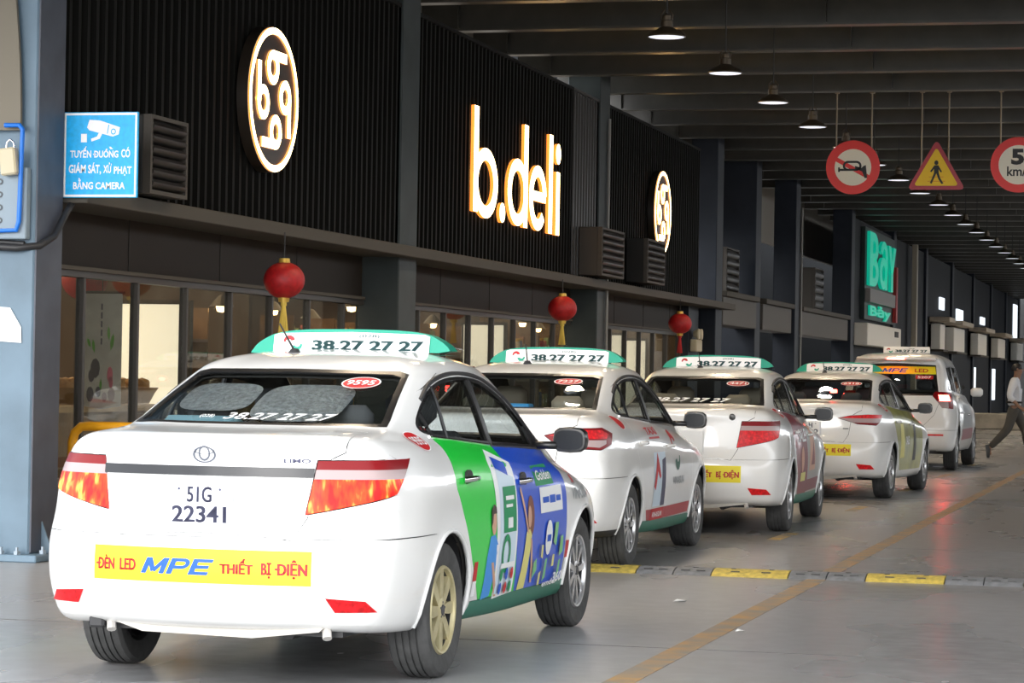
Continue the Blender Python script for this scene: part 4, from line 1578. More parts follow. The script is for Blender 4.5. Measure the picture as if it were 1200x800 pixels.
tag(cb_.build('black_cable', smooth=60), 'thick black cable sagging around the first blue column', 'cable')
# conduits on the other columns
for y, lab in ((35.2, 'thin grey conduit running down the column past the lit letters'), (53.92, 'pale vertical pipe on the far slate column')):
    p = MB().mat(mat('grey_conduit', (.30, .29, .27), .5)); p.tube([(-7.76, y, .1), (-7.76, y, 4.9)], .022, 8)
    tag(p.build('conduit_pipe'), lab, 'pipe')

# yellow barrier
br = MB().mat(mat('barrier_yellow', (.80, .36, .01), .4))
br.tube([(-8.02, 18.0, 0), (-8.02, 18.0, .80), (-8.0, 18.0, .87), (-7.95, 18.0, .915), (-7.87, 18.0, .92), (-7.25, 18.0, .92), (-7.17, 18.0, .915), (-7.12, 18.0, .87), (-7.1, 18.0, .80), (-7.1, 18.0, 0)], .035, 12)
tag(br.build('pipe_barrier', smooth=50), 'yellow bent pipe barrier standing between the first column and the shop window', 'barrier')

# ================================================================== CEILING FITTINGS
LAMPSH = mat('lamp_shade_bronze', (.10, .075, .05), .4, metal=.5)
LAMPIN = mat('lamp_diffuser', (.9, .92, 1), .4, emit=(.85, .9, 1), es=.9)
def pendant():
    u = thing('pendant_lamp', 'bronze industrial pendant lamp with pale disc in the row over the lane', 'lamp', (0, 0, 0), 0, 'pendant lamps over the lane')
    b = MB().mat(LAMPSH)
    b.lathe([(.185, 0), (.19, .012), (.15, .05), (.09, .08), (.062, .10), (.06, .16), (.045, .17), (.045, .21), (.02, .23)], (0, 0, 0), 'Z', 24)
    b.build('lamp_shade', u, smooth=40)
    b = MB().mat(LAMPIN); b.lathe([(0, .004), (.172, .004), (.178, .012)], (0, 0, 0), 'Z', 24); b.build('diffuser', u)
    b = MB().mat(DARKPL); b.tube([(0, 0, .22), (0, 0, 1.36)], .008, 6); b.build('rod', u)
    b = MB().mat(LAMPSH)
    for s in (-1, 1): b.tube([(s * .05, 0, .16), (s * .06, 0, .22), (s * .02, 0, .27)], .006, 6)
    b.build('yoke', u)
    return u
pl0 = pendant()
PENDANT_LIGHT = bpy.data.lights.new('pendant_bulb', 'SPOT')
PENDANT_LIGHT.energy = 130
PENDANT_LIGHT.color = (1, .80, .56)
PENDANT_LIGHT.shadow_soft_size = .14
PENDANT_LIGHT.spot_size = R(150)
PENDANT_LIGHT.spot_blend = .6
for k in range(-4, 30):
    o = pl0 if k == -4 else copy_tree(pl0)
    o.location = (-4.93 + .05 * min(k, 8), 24.86 + 3.05 * k, 4.65)
    # the bulb of this lamp
    pd = PENDANT_LIGHT
    po = bpy.data.objects.new('pendant_bulb', pd); COL.objects.link(po)
    po.location = (o.location.x, o.location.y, 4.60)

# hanging road signs
SRED = mat('sign_red', (.85, .04, .04), .45)
SWHITE = mat('sign_white', (.92, .88, .76), .5)
SYEL = mat('sign_yellow', (.95, .62, .02), .5)
SBLK = mat('sign_black', (.02, .02, .022), .5)
SMAR = mat('sign_maroon', (.42, .02, .04), .4)
YS = 36.28
def hang(u, xs, x0, z0, top=5.36):
    for x in xs:
        b = MB().mat(mat('rod_steel', (.30, .24, .17), .4, metal=.6))
        b.tube([(x - x0, .02, 0), (x - x0, .02, top - z0)], .011, 8)
        b.box((x - x0 - .035, -.02, top - z0 - .02), (x - x0 + .035, .06, top - z0 + .03), .008)
        b.build('hanging_rod', u)
def disc_plate(u, r, m):
    b = MB().mat(m)
    b.prism([(r * math.cos(2 * PI * k / 48), r * math.sin(2 * PI * k / 48)) for k in range(48)], (0, .012, 0), X3, Z3, (0, -.012, 0))
    b.build('sign_plate', u, smooth=30)
hs = thing('no_horn_sign', 'round red and white sign with a crossed out horn hanging over the lane', 'road sign', (-4.527, YS, 4.31))
disc_plate(hs, .375, SRED)
b = MB().mat(SWHITE); flat(b, disc(0, 0, .255, n=40), (0, -.002, 0), X3, Z3); b.build('white_field', hs)
b = MB().mat(SRED); flat(b, poly2((-.27, .10), (.22, -.17), (.25, -.12), (-.24, .15)), (0, -.004, 0), X3, Z3); b.build('red_bar', hs)
b = MB().mat(SBLK)
flat(b, join2(ring2(-.07, .02, .070, .040, 14, PI * .5, PI * 1.5), ring2(.05, .02, .070, .040, 14, -PI * .5, PI * .5), rect(-.075, .055, .060, .090), rect(-.19, .06, -.050, -.020),
              poly2((.03, -.02), (.13, -.06), (.165, -.15), (.20, -.145), (.18, .03), (.15, .02), (.12, -.01), (.03, .02)), rect(-.205, -.18, -.065, .0)), (0, -.006, 0), X3, Z3)
b.build('horn_symbol', hs)
hang(hs, (-4.765, -4.275), -4.527, 4.31)
ts = thing('pedestrian_sign', 'triangular yellow warning sign with walking figure hanging over the lane', 'road sign', (-3.377, YS, 4.23))
def tri(s, c):  # rounded triangle
    o = []
    for k, a in enumerate((90, 210, 330)):
        cx, cz = s * math.cos(R(a)), s * math.sin(R(a))
        for da in (-60, -20, 20, 60):
            o.append((cx + c * math.cos(R(a + da)), cz + c * math.sin(R(a + da))))
    return o
b = MB().mat(SMAR); b.prism(tri(.385, .04), (0, .012, 0), X3, Z3, (0, -.012, 0)); b.build('sign_plate', ts)
b = MB().mat(SYEL); flat(b, poly2(*tri(.305, .025)), (0, -.002, 0), X3, Z3); b.build('yellow_field', ts)
b = MB().mat(SBLK)
flat(b, join2(disc(.0, .14, .028, .032), poly2((-.03, .105), (.03, .105), (.035, -.01), (-.03, -.01)), poly2((-.03, .10), (-.02, .07), (-.065, .01), (-.085, .02)), poly2((.03, .10), (.02, .07), (.06, .005), (.08, .015)),
              poly2((-.03, .0), (.005, .0), (-.035, -.09), (-.06, -.15), (-.085, -.14), (-.06, -.08)), poly2((.0, .0), (.035, .0), (.055, -.07), (.10, -.145), (.075, -.155), (.03, -.085))), (0, -.004, 0), X3, Z3)
b.build('walking_figure', ts)
b = MB().mat(mat('sign_orange', (.75, .25, .02), .5)); flat(b, join2(*[rect(-.10 - .02 * k, .10 + .02 * k, -.06 - .06 * k, -.052 - .06 * k) for k in range(2)]), (0, -.003, 0), X3, Z3); b.build('crossing_lines', ts)
hang(ts, (-3.585, -3.215), -3.377, 4.23)
ss = thing('speed_limit_sign', 'round red and white speed limit sign reading 5 km/h hanging over the lane', 'road sign', (-2.262, YS, 4.338))
disc_plate(ss, .38, SRED)
b = MB().mat(SWHITE); flat(b, disc(0, 0, .27, n=40), (0, -.002, 0), X3, Z3); b.build('white_field', ss)
b = MB().mat(SBLK)
flat(b, fit(text2d('5', .05), -.10, .075, .0, .22), (0, -.004, 0), X3, Z3); b.build('numeral', ss)
b = MB().mat(SBLK); flat(b, fit(text2d('km/h', .02), -.155, .18, -.155, -.02), (0, -.004, 0), X3, Z3); b.build('unit_lettering', ss)
hang(ss, (-2.51, -2.05), -2.262, 4.338)

# ================================================================== BEYOND THE SHOPFRONT
FASC = mat('fascia_grey', (.10, .09, .08), .6)
for i, (a, b_) in enumerate(((45.05, 48.7), (49.5, 53.2), (54.5, 62.4))):
    u = thing('fascia_box', ['grey fascia box just past the end of the ledge', 'grey fascia box between the two close slate columns', 'grey fascia box below the pale slatted vent unit'][i], 'fascia', (-8.3, a, 2.28))
    b = MB().mat(FASC); b.box((0, 0, 0), (.45, b_ - a, .50), .01); b.build('box_body', u)
    b = MB().mat(LEDGE); b.box((-.05, 0, .50), (.52, b_ - a, .60), .01); b.build('cap_ledge', u)
# green shop sign
GREEN = mat('sign_green_lit', (.0, .42, .28), .4, emit=(.0, .55, .36), es=.45)
gs = thing('green_lettering_sign', 'tall green lit letters reading Bay above a grey ribbon and white box', 'sign', (-7.75, 65.2, 3.62))
b = MB().mat(mat('sign_backing_dark', (.012, .03, .026), .5)); b.box((-.118, -.3, -.75), (-.01, 6.4, 1.55)); b.build('backing', gs)
def glyph(s):
    if s == 'B':
        return join2(rect(0, .32, 0, 1), ering(.5, .73, .46, .16, .27, .12, 16, -PI / 2, PI / 2), ering(.5, .27, .50, .18, .27, .12, 16, -PI / 2, PI / 2), rect(.32, .5, .85, 1), rect(.32, .5, .46, .61), rect(.32, .5, 0, .15), rect(.32, .5, .39, .46))
    if s == 'a':
        return join2(ering(.45, .33, .45, .18, .33, .17, 24), rect(.66, .95, 0, .70), ering(.5, .66, .45, .16, .34, .19, 16, 0, PI * .9))
    return join2(poly2((0, 1), (.32, 1), (.62, .45), (.36, .40)), poly2((.68, 1), (1, 1), (.62, .40), (.38, .45)), rect(.36, .63, 0, .45))
for nm, s, u0, u1, v0, v1 in (('letter_b', 'B', .0, 1.9, .1, 1.45), ('letter_a', 'a', 2.2, 4.0, .1, 1.35), ('letter_y', 'Y', 4.2, 6.0, .1, 1.3)):
    q = MB().mat(GREEN); flat(q, fit(glyph(s), u0, u1, v0, v1), (0, 0, 0), Y3, Z3, .08); q.build(nm, gs)
b = MB().mat(mat('ribbon_grey', (.28, .26, .24), .5)); b.box((0, -.2, -.32), (.12, 5.6, .02)); b.build('ribbon', gs)
q = MB().mat(GREEN); flat(q, fit(text2d('Bảy', .03), .4, 5.2, -.72, -.36), (0, 0, 0), Y3, Z3, .05); q.build('small_letters', gs)
bx('red_strip', (0, 6.0, -.7), (.1, 6.35, .8), mat('sign_red_strip', (.5, .03, .03), .5), gs)
WBOX = mat('white_painted_box', (.80, .77, .70), .5)
u = thing('white_cabinet', 'white box cabinet under the green lit letters', 'cabinet', (-7.87, 63.7, 2.2))
b = MB().mat(WBOX); b.box((0, 0, 0), (.35, 7.6, .55), .02); b.build('box_body', u)
bx('dark_vent', (.35, 6.0, .3), (.37, 6.8, .45), UNITM, u)
# pole and far wall units
p = MB().mat(mat('beige_pole', (.40, .36, .28), .5)); p.box((-7.75, 76.2, 0), (-7.6, 76.5, 5.3), .01); tag(p.build('square_pole'), 'tall beige square pole past the green lit letters', 'pole')
for i, (y, lab) in enumerate(((82.6, 'white wall unit with shelf cap nearest past the beige pole'), (87.6, 'larger white wall unit with shelf cap before the dark column'), (98.0, 'white wall unit with shelf cap halfway down the far colonnade'), (108.6, 'white wall unit with shelf cap deep in the far colonnade'), (121, 'white wall unit with shelf cap last in the far colonnade'))):
    u = thing('wall_unit', lab, 'wall unit', (-7.78, y, 2.35))
    L = 4.2 if i else 1.6
    b = MB().mat(WBOX); b.box((0, 0, 0), (.30, L, .80), .02); b.build('box_body', u)
    b = MB().mat(mat('shelf_cream', (.50, .42, .32), .5)); b.box((-.05, -.1, .86), (.6, L + .2, 1.02), .02); b.build('shelf_cap', u)
    bx('bottom_rail', (-.02, -.05, -.06), (.4, L, 0), LEDGE, u)
WINLIT = mat('far_daylight_pane', (.8, .85, .9), .5, emit=(.85, .93, 1), es=1.0)
for i, (y, z0, z1, dy) in enumerate(((99.6, 1.1, 1.9, 1.6), (110.5, .6, 1.9, 1.2), (86.0, 3.7, 4.1, 1.5), (92.5, 3.3, 3.9, 2.5), (103.5, 3.6, 3.9, 2.0), (123.5, 3.4, 5.0, 2.5))):
    o = bx('window_%d' % (11 + i), (-7.86, y, z0), (-7.80, y + dy, z1), WINLIT)
    struct(o, 'bright far daylight opening between the dark columns')
# dark infill between far columns
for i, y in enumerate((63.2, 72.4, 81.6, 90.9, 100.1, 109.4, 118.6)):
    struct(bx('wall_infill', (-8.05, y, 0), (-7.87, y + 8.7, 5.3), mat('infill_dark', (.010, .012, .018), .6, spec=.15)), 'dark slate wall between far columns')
# low concrete kerb
kb = MB().mat(mat('pale_concrete', (.42, .37, .30), .7, noise=(4, .2)))
kb.box((-7.7, 75.7, 0), (-4.5, 76.2, .46), .03)
tag(kb.build('concrete_kerb'), 'low pale concrete kerb block behind the walking man', 'kerb')

# ================================================================== SHOP CONTENTS
WARM = mat('warm_bulb', (1, .8, .5), .5, emit=(1, .66, .30), es=11)
LBOX = mat('lit_menu_board', (1, .97, .9), .5, emit=(1, .88, .66), es=1.0)
WOOD = mat('shop_wood', (.22, .12, .055), .5, noise=(5, .3))
WOODL = mat('shop_light_wood', (.45, .30, .16), .5, noise=(5, .25))
random.seed(4)
# ceiling spot bulbs: real lamps of the shop
k = 0
for bay, (a, b_) in enumerate(((18.3, 25.4), (27.2, 34.6), (36.6, 43.5))):
    y = a
    while y < b_:
        u = thing('shop_pendant', 'small warm glowing pendant bulb inside the shop', 'lamp', (-9.6 - .9 * (k % 3), y, 2.0 + .12 * (k % 2)), 0, 'warm pendant bulbs inside the shop')
        q = MB().mat(WARM); q.lathe([(0, -.06), (.045, -.05), (.06, 0), (.04, .05), (0, .06)], (0, 0, 0), 'Z', 12); q.build('bulb', u, smooth=40)
        q = MB().mat(LAMPSH); q.lathe([(.13, .0), (.05, .10), (.02, .12)], (0, 0, 0), 'Z', 14); q.tube([(0, 0, .12), (0, 0, 2.535 - (2.0 + .12 * (k % 2)))], .006, 6); q.build('shade', u)
        y += 1.15
        k += 1
    ld = bpy.data.lights.new('shop_lamp', 'AREA'); ld.shape = 'RECTANGLE'; ld.size = 2.5; ld.size_y = b_ - a
    ld.energy = 120; ld.color = (1, .78, .50)
    lo2 = bpy.data.objects.new('shop_lamp', ld); COL.objects.link(lo2); lo2.location = (-10.9, (a + b_) / 2, 2.5)
# lit boards on the inner partitions
def board(y, x0, x1, z0, z1, label, m=LBOX):
    u = thing('menu_board', label, 'board', (x0, y, z0))
    q = MB().mat(m); q.box((0, 0, 0), (x1 - x0, .05, z1 - z0)); q.build('lit_face', u)
    f = MB().mat(FRAME)
    w_, h_ = x1 - x0, z1 - z0
    for lo, hi in (((-.04, -.01, -.04), (w_ + .04, .06, 0)), ((-.04, -.01, h_), (w_ + .04, .06, h_ + .04)), ((-.04, -.01, 0), (0, .06, h_)), ((w_, -.01, 0), (w_ + .04, .06, h_))): f.box(lo, hi)
    f.build('board_frame', u)
    ld_ = MB().mat(FRAME)
    for xx in (.1, w_ - .1): ld_.box((xx - .02, .01, -z0 + .03), (xx + .02, .05, -.04))
    ld_.build('board_legs', u)
    return u
board(22.6, -9.75, -8.95, .9, 1.95, 'white lit menu board behind the window past the flower banner')
board(23.45, -10.4, -9.6, 1.3, 1.9, 'smaller cream lit board inside the first shop window')
board(33.4, -9.3, -8.75, .5, 2.0, 'tall white lit board with red letters inside the shop below the lit letters')
q = MB().mat(INKRED); flat(q, fit(text2d('M', .06), .06, .48, .35, .95), (-9.3, 33.39, .5), X3, Z3); flat(q, rect(.06, .48, .2, .25), (-9.3, 33.39, .5), X3, Z3)
tag(q.build('red_letter'), 'red letter M on the tall white lit board', 'lettering')
board(40.6, -9.5, -8.7, .6, 2.0, 'white lit board inside the window before the tasselled lantern')
board(43.0, -9.3, -8.8, .6, 1.95, 'narrow white lit board inside the window beside the emergency light')
# shelving with goods
cols = [(.55, .10, .06), (.70, .42, .10), (.25, .32, .12), (.75, .68, .52), (.40, .18, .08), (.10, .18, .35), (.62, .52, .18), (.35, .06, .08)]
def shelf(y, x, w_, label):
    u = thing('display_shelf', label, 'shelf', (x, y, .03))
    for s in (0, w_ - .03):
        bx('upright', (-.2, s, 0), (.2, s + .03, 1.95), WOOD, u)
    for z in (.35, .80, 1.22, 1.60):
        bx('shelf_board', (-.2, .03, z), (.2, w_ - .03, z + .03), WOOD, u)
    for z in (.80, 1.22, 1.60):
        yy = .10
        while yy < w_ - .16:
            h = random.uniform(.14, .28); c = random.randrange(8)
            m = mat('goods_%d' % c, cols[c], .5)
            g = thing('jar' if c % 2 else 'packet', ('lidded jar of preserves on a wooden shop shelf' if c % 2 else 'upright food packet on a wooden shop shelf'), 'jar' if c % 2 else 'packet', (x, y + yy, z + .06), 0, 'jars on the shop shelves' if c % 2 else 'packets on the shop shelves')
            if c % 2:
                q = MB().mat(m); q.lathe([(0, 0), (.055, 0), (.06, .01), (.06, h * .75), (.045, h * .85), (.045, h * .87)], (0, 0, 0), 'Z', 12); q.build('jar_body', g, smooth=40)
                q = MB().mat(GOLD); q.lathe([(.05, h * .86), (.05, h), (0, h)], (0, 0, 0), 'Z', 12); q.build('lid', g)
            else:
                q = MB().mat(m); q.prism([(-.06, 0), (.06, 0), (.06, h * .85), (.045, h), (-.045, h), (-.06, h * .85)], (-.03, 0, 0), Y3, Z3, (.06, 0, 0)); q.build('packet_body', g)
                q = MB().mat(WHITEP); q.box((.0305, -.035, h * .3), (.032, .035, h * .6)); q.build('packet_label', g)
            yy += random.uniform(.15, .24)
    return u
for y, x, l in ((18.6, -10.6, 'wooden display shelf of goods behind the flower banner'), (20.3, -11.4, 'wooden display shelf of goods deep behind the second window pane'), (23.6, -9.9, 'wooden display shelf of goods beside the smaller cream board'),
                (28.0, -10.0, 'wooden display shelf of goods near the inner lantern below the letters'), (30.2, -10.2, 'wooden display shelf of goods in the middle of the lettered shop'), (31.8, -9.5, 'wooden display shelf of goods before the tall lit board'),
                (37.2, -9.8, 'wooden display shelf of goods in the last shop bay'), (38.8, -9.8, 'second wooden display shelf of goods in the last shop bay')):
    shelf(y, x, 1.5, l)
# counter with bread baskets
ct = thing('shop_counter', 'low wooden counter inside the first shop window', 'counter', (-9.3, 19.6, .03))
bx('counter_body', (-.35, 0, 0), (.35, 2.75, .95), WOOD, ct)
bx('counter_top', (-.42, -.05, .95), (.42, 2.8, 1.0), WOODL, ct)
BREAD = mat('bread_crust', (.50, .26, .09), .6, noise=(20, .3))
for k in range(5):
    g = thing('bread_basket', 'woven basket heaped with loaves on the wooden counter', 'basket', (-9.3, 19.95 + .56 * k, 1.03), 0, 'bread baskets on the counter')
    q = MB().mat(mat('basket_weave', (.30, .17, .06), .7, bump=(60, .6))); q.lathe([(0, .005), (.15, .005), (.22, .14), (.235, .15), (.22, .13), (.14, .02)], (0, 0, 0), 'Z', 18); q.build('basket_body', g)
    for j in range(6):
        a = 2 * PI * j / 6
        q = MB().mat(BREAD)
        q.lathe([(0, -.09), (.035, -.075), (.05, 0), (.035, .075), (0, .09)], (0, 0, 0), 'Y', 10)
        o = q.build('loaf', g, smooth=60); o.location = (.10 * math.cos(a), .10 * math.sin(a), .16 + .03 * (j % 2)); o.rotation_euler = (0, 0, a)
# flower banner in the first window
BU = Vector((0, .46, 0))
fb = thing('flower_banner', 'tall grey hanging banner with flowers and green leaves in the first window', 'banner', (-8.62, 19.5, 1.02), -PI / 2)
BANN = mat('banner_grey', (.50, .49, .47), .6, noise=(3, .25))
q = MB().mat(BANN)
q.prism([(0, .03), (.375, 0), (.75, .03), (.75, .93), (0, .93)], (0, 0, 0), BU, Z3, (.008, 0, 0)); q.build('banner_cloth', fb)
q = MB()
random.seed(2)
for (u_, v_, a, s, c) in ((.25, .45, 1.9, .12, 'g'), (.55, .47, 1.2, .15, 'g'), (.52, .55, 1.7, .12, 'g'), (.18, .5, 2.4, .10, 'g'), (.38, .25, 4.6, .11, 'g'), (.35, .36, 4.0, .1, 'g')):
    q.mat(mat('leaf_green', (.10, .36, .05), .5))
    flat(q, poly2(*[(u_ + math.cos(a) * t * s + math.sin(a) * w_ * s, v_ + math.sin(a) * t * s - math.cos(a) * w_ * s) for t, w_ in ((0, 0), (.4, .22), (.75, .18), (1, 0), (.75, -.18), (.4, -.22))]), (.0105, 0, 0), BU, Z3)
q.mat(mat('flower_dark', (.07, .07, .10), .5))
for (u_, v_, r_) in ((.27, .33, .09), (.20, .27, .06), (.18, .12, .07), (.33, .14, .05)): flat(q, disc(u_, v_, r_, r_ * .9, 9), (.0125, 0, 0), BU, Z3)
q.mat(mat('flower_pink', (.70, .16, .25), .5))
for (u_, v_, r_) in ((.55, .28, .055), (.57, .22, .04)): flat(q, disc(u_, v_, r_, r_ * 1.2, 9), (.0145, 0, 0), BU, Z3)
q.mat(mat('flower_mauve', (.32, .26, .28), .5))
for (u_, v_, r_) in ((.58, .12, .07), (.45, .10, .05)): flat(q, disc(u_, v_, r_, r_ * .8, 9), (.0125, 0, 0), BU, Z3)
q.mat(INKPLATE)
for k in range(5): flat(q, rect(.36, .39, .52 + .07 * k, .57 + .07 * k), (.0105, 0, 0), BU, Z3)
q.build('flower_print', fb)
q = MB().mat(LEDGE); q.tube([(0, -.01, .94), (0, .36, .94)], .012, 8); q.tube([(0, .17, .94), (0, .17, 1.5)], .004, 6); q.build('hanging_rail', fb)
# blue and red carton by the first pane
cx = thing('blue_carton', 'blue and red printed carton in the corner of the first shop window', 'carton', (-8.75, 18.0, .03))
q = MB().mat(WOOD); q.box((-.2, -.25, 0), (.2, .45, 1.12)); q.build('plinth', cx)
q = MB().mat(mat('carton_blue', (.02, .12, .60), .4)); q.box((-.18, -.2, 1.12), (.18, .40, 1.40), .01); q.build('carton_body', cx)
q = MB().mat(INKRED); q.box((.18, -.1, 1.17), (.183, .32, 1.25)); q.build('red_label', cx)

# ================================================================== THE TAXIS
WGREEN = mat('wrap_green', (.01, .60, .05), .35, coat=.2)
WBLUE = mat('wrap_blue', (.01, .085, .62), .35, coat=.2)
WMAROON = mat('wrap_maroon', (.26, .03, .055), .35, coat=.4)
WOLIVE = mat('wrap_olive', (.33, .33, .08), .35, coat=.4, noise=(3, .3))
SKIN = mat('print_skin', (.62, .36, .25), .5)
HAIRP = mat('print_hair', (.04, .02, .015), .5)
HAIRB = mat('print_brown_hair', (.20, .06, .03), .5)
DRESS = mat('print_yellow_dress', (.72, .66, .22), .5)
SHIRT = mat('print_blue_shirt', (.05, .28, .72), .5)
PALE = mat('print_pale_blue', (.62, .74, .84), .45)
LEAFP = mat('print_leaf_green', (.22, .55, .22), .5)
DKGR = mat('print_dark_green', (.0, .26, .09), .5)
GREYINK = mat('print_grey_ink', (.28, .30, .31), .5)
sG, sB, sM, sO, sW = slot(WGREEN), slot(WBLUE), slot(WMAROON), slot(WOLIVE), slot(PALE)

# ---- first taxi
wrap1 = [('rear_door', [(0, .2), (1.4, .2), (1.4, 1.055), (0, 1.065)], sG), ('front_door', [(.9, .2), (2.16, .2), (2.165, 1.1), (.9, 1.1)], sB)]
c1 = build_sedan('taxi_sedan', 'white taxi sedan with green and blue advert doors and dusty gold rear hubcap', (-4.015, 11.26, -.008), 'A', ('gold', 'alloy'), wrap1)
roof_sign(c1, 1.05, 1.448, half=.525, pw=.405)
antenna(c1, -.175, .72, 1.435)
door_handles(c1, CHROME)
lower_details(c1)
st = MB().mat(GREYSTRIP)
def strip_pts(z):
    return [c1.hit('rear', x, z)[0] + Vector((0, -.012, 0)) for x in [-.475 + .95 * k / 20 for k in range(21)]]
a_, b_ = strip_pts(.952), strip_pts(.912)
n = 21
st.add(a_ + b_ + [p + Vector((0, .02, .0)) for p in a_] + [p + Vector((0, .02, 0)) for p in b_],
       [(i, i + 1, n + i + 1, n + i)[::-1] for i in range(20)] + [(2 * n + i, 2 * n + i + 1, i + 1, i)[::-1] for i in range(20)] + [(n + i, n + i + 1, 3 * n + i + 1, 3 * n + i)[::-1] for i in range(20)])
st.build('garnish_strip', c1.trunk, smooth=40)
emblem(c1, .0, 1.0)
c1.decal('badge_lettering', [(INKPLATE, fit(text2d('LIMO', .02), .345, .455, .972, .990))], 'rear', c1.trunk, .02)
number_plate(c1, -.915, -.14, .14, .70, .885, '51G', '22341', c1.trunk)
rear_sticker(c1, -.49, .49, .46, .605)
oval_sticker(c1, 'rear', .345, 1.308, .085, .026, '9595')
oval_sticker(c1, 'right', -.10, 1.055, .10, .042, '9595')
c1.decal('window_area_code', [(WHITEP, fit(text2d('(028)', .01), -.27, -.20, 1.142, 1.158))], 'rear', None, .03)
c1.decal('window_lettering', [(WHITEP, fit(text2d('38.27 27 27', .015, .25), -.15, .36, 1.14, 1.168))], 'rear', None, .03)
# door artwork
side_art = []
phone = poly2((.78, .29), (1.13, .30), (1.12, .93), (.80, 1.0), (.72, .95))
side_art += [(WHITEP, phone), (PALE, poly2((.80, .31), (1.10, .32), (1.09, .86), (.80, .91))), (WBLUE, poly2((.80, .91), (1.00, .87), (1.00, .93), (.80, .965))),
             (DKGR, rect(.86, 1.09, .60, .82)), (WHITEP, join2(rect(.90, 1.05, .755, .775), rect(.90, 1.02, .72, .735), rect(.93, 1.02, .62, .67))),
             (DKGR, ring2(.92, .50, .075, .05, 24, asp=1.25)), (WHITEP, rect(.83, 1.08, .43, .455)),
             (DKGR, join2(disc(.86, .40, .025, .03, 10), disc(1.04, .335, .025, .03, 10))), (INKBLUE, join2(disc(.95, .40, .025, .03, 10), disc(.86, .335, .025, .03, 10))), (INKRED, join2(disc(1.04, .40, .025, .03, 10), disc(.95, .335, .025, .03, 10)))]
c1.decal('phone_screen_print', side_art, 'right', c1.rd[0])
man = [(SHIRT, poly2((.58, .30), (.72, .31), (.76, .42), (.78, .55), (.72, .60), (.64, .595), (.60, .50))), (SKIN, poly2((.68, .47), (.72, .47), (.80, .36), (.84, .30), (.80, .30))), (SKIN, disc(.69, .66, .042, .06, 14)), (HAIRP, poly2((.64, .64), (.65, .72), (.69, .745), (.73, .73), (.735, .70), (.68, .70), (.665, .66)))]
c1.decal('man_print', man, 'right', c1.rd[0])
woman = [(HAIRB, poly2(*[(1.385 + .07 * math.cos(t), .655 + .105 * math.sin(t)) for t in [2 * PI * q / 16 for q in range(16)]])), (DRESS, poly2((1.22, .30), (1.36, .30), (1.39, .45), (1.41, .56), (1.36, .595), (1.30, .58), (1.27, .45))), (SKIN, poly2((1.31, .585), (1.345, .57), (1.27, .70), (1.20, .81), (1.18, .79))), (SKIN, poly2((1.38, .55), (1.41, .54), (1.47, .38), (1.49, .32), (1.455, .32))), (SKIN, poly2(*[(1.345 + .035 * math.cos(t), .655 + .055 * math.sin(t)) for t in [2 * PI * q / 14 for q in range(14)]]))]
c1.decal('woman_print', woman, 'right', c1.fd[0])
fa = [(DKGR, rect(1.52, 1.92, .80, .90)), (WHITEP, rect(1.58, 2.06, .66, .79)), (INKBLUE, join2(rect(1.63, 1.76, .71, .74), rect(1.78, 1.90, .705, .745), rect(1.92, 2.02, .71, .74))), (WHITEP, fit(text2d('Golden', .02), 1.55, 1.88, .825, .875)),
      (WHITEP, disc(1.76, .53, .07, .09, 16)), (INKBLUE, rect(1.72, 1.80, .51, .545)), (LEAFP, poly2((1.86, .50), (1.92, .48), (1.95, .60), (1.88, .60))),
      (LEAFP, poly2((2.0, .42), (2.08, .44), (2.06, .53), (2.01, .52))), (DRESS, poly2((1.60, .44), (1.64, .43), (1.64, .50), (1.60, .50))), (LEAFP, poly2((1.46, .34), (1.53, .38), (1.51, .44), (1.46, .42))), (LEAFP, poly2((1.68, .31), (1.73, .33), (1.73, .43), (1.69, .42))),
      (DRESS, poly2((1.58, .30), (1.62, .30), (1.62, .37), (1.58, .36))), (LEAFP, poly2((1.97, .31), (2.02, .32), (2.02, .41), (1.98, .40))), (DRESS, poly2((1.82, .38), (1.87, .38), (1.87, .44), (1.83, .44))), (WHITEP, join2(fit(text2d('emddi', .02), 1.68, 1.98, .285, .315), fit(text2d('360', .03), 1.90, 2.10, .29, .345)))]
c1.decal('advert_print', fa, 'right', c1.fd[0])
c1.decal('fender_lettering', [(GREYINK, join2(fit(text2d('S', .02), 2.30, 2.40, .78, .84), fit(text2d('VINASUN', .02), 2.28, 2.66, .70, .765))), (INKRED, rect(2.32, 2.36, .79, .83))], 'right')
for a_, b_ in ((.395, .455), (2.175, 2.235)):
    c1.decal('stripe_mark', [(INKRED, rect(a_, b_, .40, .49)), (WHITEP, rect(a_, b_, .33, .40))], 'right')
# contents: silver sunshade, tray on the shelf
FOIL = mat('sunshade_foil', (.42, .45, .48), .35, metal=.5, noise=(40, .35), bump=(60, 1.0))
def lobe(cx, cz, rx, rz, k=.55):
    return poly2(*[(cx + rx * math.copysign(abs(math.cos(t)) ** k, math.cos(t)), cz + rz * math.copysign(abs(math.sin(t)) ** k, math.sin(t))) for t in [2 * PI * q / 32 for q in range(32)]])
for lb in (lobe(-.305, 1.268, .195, .062), lobe(.125, 1.248, .215, .082)):
    c1.decal('sunshade', [(FOIL, lb)], 'rear', None, .04, -.035)
sc = MB().mat(mat('dash_cloth', (.22, .38, .45), .7))
sc.box((-.50, -.20, 1.06), (-.12, -.02, 1.15), .04)
sc.build('shelf_cloth', c1.root, smooth=50)
bx('dash_mat', (.0, -.22, 1.06), (.35, -.02, 1.09), DRESS, c1.root)

